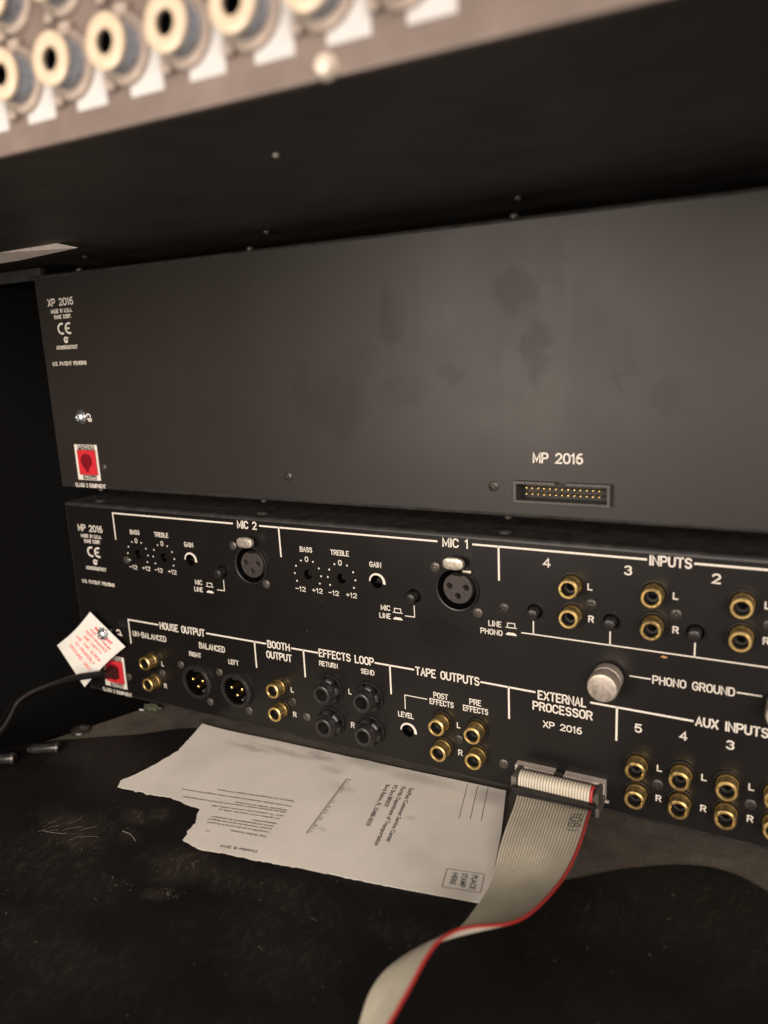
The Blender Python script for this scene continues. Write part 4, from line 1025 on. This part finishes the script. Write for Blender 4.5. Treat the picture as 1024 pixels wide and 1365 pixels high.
# ================================================================== upper device with big jacks
nd = thing("connector_chassis", "brown grey device overhead with cream ringed sockets and white label squares along its back", "rack unit", (240, -157.5, 265.5))
NX, NY, NZ = 240, -157.5, 265.5
def nb(x0, x1, y0, y1, z0, z1, b=0): return MB().box(x0 - NX, x1 - NX, y0 - NY, y1 - NY, z0 - NZ, z1 - NZ, b)
nb(-58, 470, -157.5, -155.7, 265.5, 352, .5).out("back_panel", M_near, nd, smooth=False)
nb(-58, 470, -155.6, 300, 265.5, 267.5).out("bottom_plate", M_under, nd, smooth=False)
nb(-58, 470, -155.6, 300, 350, 352).out("top_plate", M_lid, nd, smooth=False)
def build_big(parent):
    o = MB().lathe([(8.0, 0), (8.0, -1.0), (7.7, -1.5), (6.0, -1.6), (5.6, -1.5)], n=40).out("panel_socket", M_creamb, parent)
    MB().lathe([(5.7, -1.4), (5.7, -6.0)], n=36, wob=lambda k, t: 1 if k % 2 else .97).out("barrel", M_greyb, o)
    MB().lathe([(5.6, -5.8), (6.0, -6.0), (6.2, -6.5), (6.0, -7.1), (5.4, -7.4), (3.6, -7.4), (2.8, -7.1), (2.6, -6.2)], n=40).out("front_flange", M_cream, o)
    MB().lathe([(2.65, -6.8), (2.6, 1)], n=24).disc(2.7, -.1, n=24).out("bore", M_void, o, smooth=False)
    MB().box(-1.9, 1.9, -2.2, -.1, 6.2, 9.6, .5).box(-5.6, -2.8, -2.2, -.1, -8.8, -6.0, .5).out("mounting_lug", M_creamb, o, smooth=False)
    return o
PROTO.pop("big", None)
for row, z in enumerate((281.9, 300.8)):
    for k in range(-2, 12):
        x = 204.3 + 18.7 * k 
        if row == 0 and (k < -1 or k > 6): continue
        if row == 1 and k > 9: continue
        place_part("big", build_big, nd, (x - NX, -157.5 - NY, z - NZ), 0.06 * k)
for k in range(-1, 7):
    x = 204.4 + 18.7 * k
    nb(x + .0, x + 10.6, -157.75, -157.52, 271.4, 283.0).out("label_patch", M_label, nd, smooth=False)
nb(262.6, 263.6, -157.7, -157.5, 284.5, 296).out("printed_line", M_label, nd, smooth=False)
MB().lathe([(0, -2.6), (1.7, -2.4), (2.6, -1.2), (2.8, 0.0)], 297.6 - NX, 267.6 - NZ, n=24).out("panel_screw", mat("pale rivet", (.75, .66, .56), .4, metal=.3), nd)
for (x, y_, r_) in ((158, 9, 1.9), (284, 8, 1.6), (32, 10, 1.9)):
    MB().lathe([(0, -1.5), (r_ * .6, -1.4), (r_, -.6), (r_ * 1.1, 0)], x - NX, 0, n=18, axis='Z', cy=y_ - NY).out("underside_screw", M_screw, nd)
MB().lathe([(0, -.7), (.7, -.6), (1.0, 0)], 250.5 - NX, 0, n=14, axis='Z', cy=-111 - NY).out("underside_screw", M_tape, nd)
tv = [(-32, -32.5, 265.4), (18.5, -33.7, 265.4), (63.2, -35.2, 265.4), (75.5, -33.3, 262.4), (20, -23.5, 262.2), (-32, -21, 262.0)]
tv += [(x, y + .1, z + .25) for x, y, z in tv]
nd2 = link("tape_strip", tv, [(0, 1, 4, 5), (1, 2, 3, 4), (6, 11, 10, 7), (7, 10, 9, 8)] + [(i, i + 6, (i + 1) % 6 + 6, (i + 1) % 6) for i in range(6)], M_tape)
tag(nd2, "short grey strip of tape half peeled from under the overhead device", "tape")
rl = MB().box(-58, -1.5, 6, 9, 255.5, 262).out("mounting_rail", M_lid); tag(rl, "dark steel mounting rail behind the left end of the blank rack unit", "rail")

# ================================================================== small things on the shelf
def barrel_plug(x, y, ang, r, L_, label, metal_end):
    t = thing("cable_end", label, "plug", (x, y, r + .7), "loose black barrel plugs on the shelf")
    t.rotation_euler = (0, 0, ang)
    def mbx(prof, nm, mt): 
        mb = MB().lathe([(rr, tt) for rr, tt in prof], n=26, axis='X'); mb.out(nm, mt, t)
    mbx([(0, 0), (r * .75, 0), (r * .95, .4), (r, 1.0), (r, L_ * .30), (r * .93, L_ * .34), (r * .93, L_ * .8), (r * .86, L_ * .82), (r * .6, L_), (0, L_)], "barrel", M_blackg)
    mbx([(r * 1.03, .9), (r * 1.05, 1.1), (r * 1.05, 1.7), (r * 1.03, 1.9)], "metal_band", metal_end)
    return t
barrel_plug(44.5, -60.5, math.radians(212), 2.7, 17, "loose black barrel plug lying nearer the paper card, right of its twin", M_screw)
barrel_plug(32.0, -78.5, math.radians(212), 2.9, 17, "loose black barrel plug at the left edge of the shelf, left of its twin", M_screw)
gr = MB().lathe([(0, .9), (1.3, .9), (1.5, 1.9), (4.6, 1.8), (5.4, 1.2), (5.7, .1)], 34.6, 0, n=30, axis='Z', cy=-38.5).out("rubber_washer", M_blackg); tag(gr, "round black rubber washer on the dusty left edge of the shelf", "washer")
def crumple(name, c, r, material, seed, sq=(1, 1, 1), sub=3):
    bm = bmesh.new(); bmesh.ops.create_icosphere(bm, subdivisions=sub, radius=1); q = random.Random(seed)
    from mathutils import noise
    for v_ in bm.verts:
        n = noise.noise(v_.co * 2.1 + Vector((seed, 0, 0))) * .55 + noise.noise(v_.co * 6 + Vector((seed, 3, 0))) * .22
        v_.co = v_.co * (1 + n); v_.co = Vector((v_.co.x * r * sq[0], v_.co.y * r * sq[1], v_.co.z * r * sq[2]))
    v_ = [(a.co.x + c[0], a.co.y + c[1], a.co.z + c[2]) for a in bm.verts]; f_ = [tuple(i.index for i in g.verts) for g in bm.faces]; bm.free()
    return link(name, v_, f_, material, smooth=False)
tag(crumple("felt_scrap", (54.2, -1.4, 1.5), 3.6, M_green, 4, (1.5, .7, .5)), "crumpled dark green felt scrap tucked against the foot of the lower unit", "scrap")
tag(crumple("white_chip", (48.6, -5.0, .4), 1.4, M_label, 9, (1.3, .6, .3), 2), "tiny white chip beside the green felt scrap", "chip")
tag(crumple("rust_crumb", (346.8, -.3, 80.4), .8, mat("rust flake", (.45, .25, .09), .8), 5, (1.5, .4, .6), 2), "tiny rust coloured flake stuck on the line above the phono ground lettering", "flake")

# lint, grit and stray fibres
lint = MB(); rn = random.Random(11)
def grain(x, y, z, r):
    a = rn.uniform(0, 6.28); v_ = [(r, 0, 0), (0, r * rn.uniform(.5, 1), 0), (-r, 0, 0), (0, -r * rn.uniform(.5, 1), 0), (0, 0, r * .8), (0, 0, -r * .2)]
    c_, s_ = math.cos(a), math.sin(a)
    lint.add([(x + p[0] * c_ - p[1] * s_, y + p[0] * s_ + p[1] * c_, z + p[2]) for p in v_], [(0, 1, 4), (1, 2, 4), (2, 3, 4), (3, 0, 4), (1, 0, 5), (2, 1, 5), (3, 2, 5), (0, 3, 5)])
def fibre(x, y, L_, a, r=.09, z=.75):
    P = []; bend = rn.uniform(-.12, .12)
    for k in range(6):
        P.append((x, y, z + .1 * math.sin(k))); x += math.cos(a) * L_ / 5; y += math.sin(a) * L_ / 5; a += bend + rn.uniform(-.15, .15)
    lint.tube(P, r, 4)
for _ in range(300):
    x, y = rn.uniform(60, 400), rn.uniform(-300, -20)
    if (x - 390) ** 2 + (y + 310) ** 2 < 90 ** 2: continue
    grain(x, y, .62, rn.choice((.07, .09, .12, .17)))
for (cx_, cy_, n_, sp_) in ((154.8, -125.8, 10, 3), (161.0, -122.9, 8, 2), (179.8, -120.0, 26, 2.6), (95.5, -113, 10, 4), (114, -112, 16, 6), (131, -98, 8, 4), (172, -104, 16, 7), (205, -104, 12, 8), (120, -150, 8, 10), (262, -96, 6, 4)):
    for _ in range(n_): grain(rn.gauss(cx_, sp_), rn.gauss(cy_, sp_ * .6), .62, rn.uniform(.08, .2))
fibre(131.1, -98.2, 11.5, -.04, .11); fibre(97, -113.5, 12, .15, .05)
for _ in range(7): fibre(rn.uniform(80, 250), rn.uniform(-170, -75), rn.uniform(1, 3.5), rn.uniform(0, 6.28), .035)
for _ in range(4): fibre(rn.uniform(330, 380), rn.uniform(-80, -30), rn.uniform(1, 2.5), rn.uniform(0, 6.28), .03)
for _ in range(9): fibre(rn.uniform(88, 118), rn.uniform(-117, -105), rn.uniform(3, 9), 1.1 + rn.uniform(-.3, .3), .035)
lo = lint.out("lint", M_dust, smooth=False); lo["kind"] = "stuff"; lo["label"] = "pale lint, grit and stray fibres scattered over the black sheet"; lo["category"] = "lint"
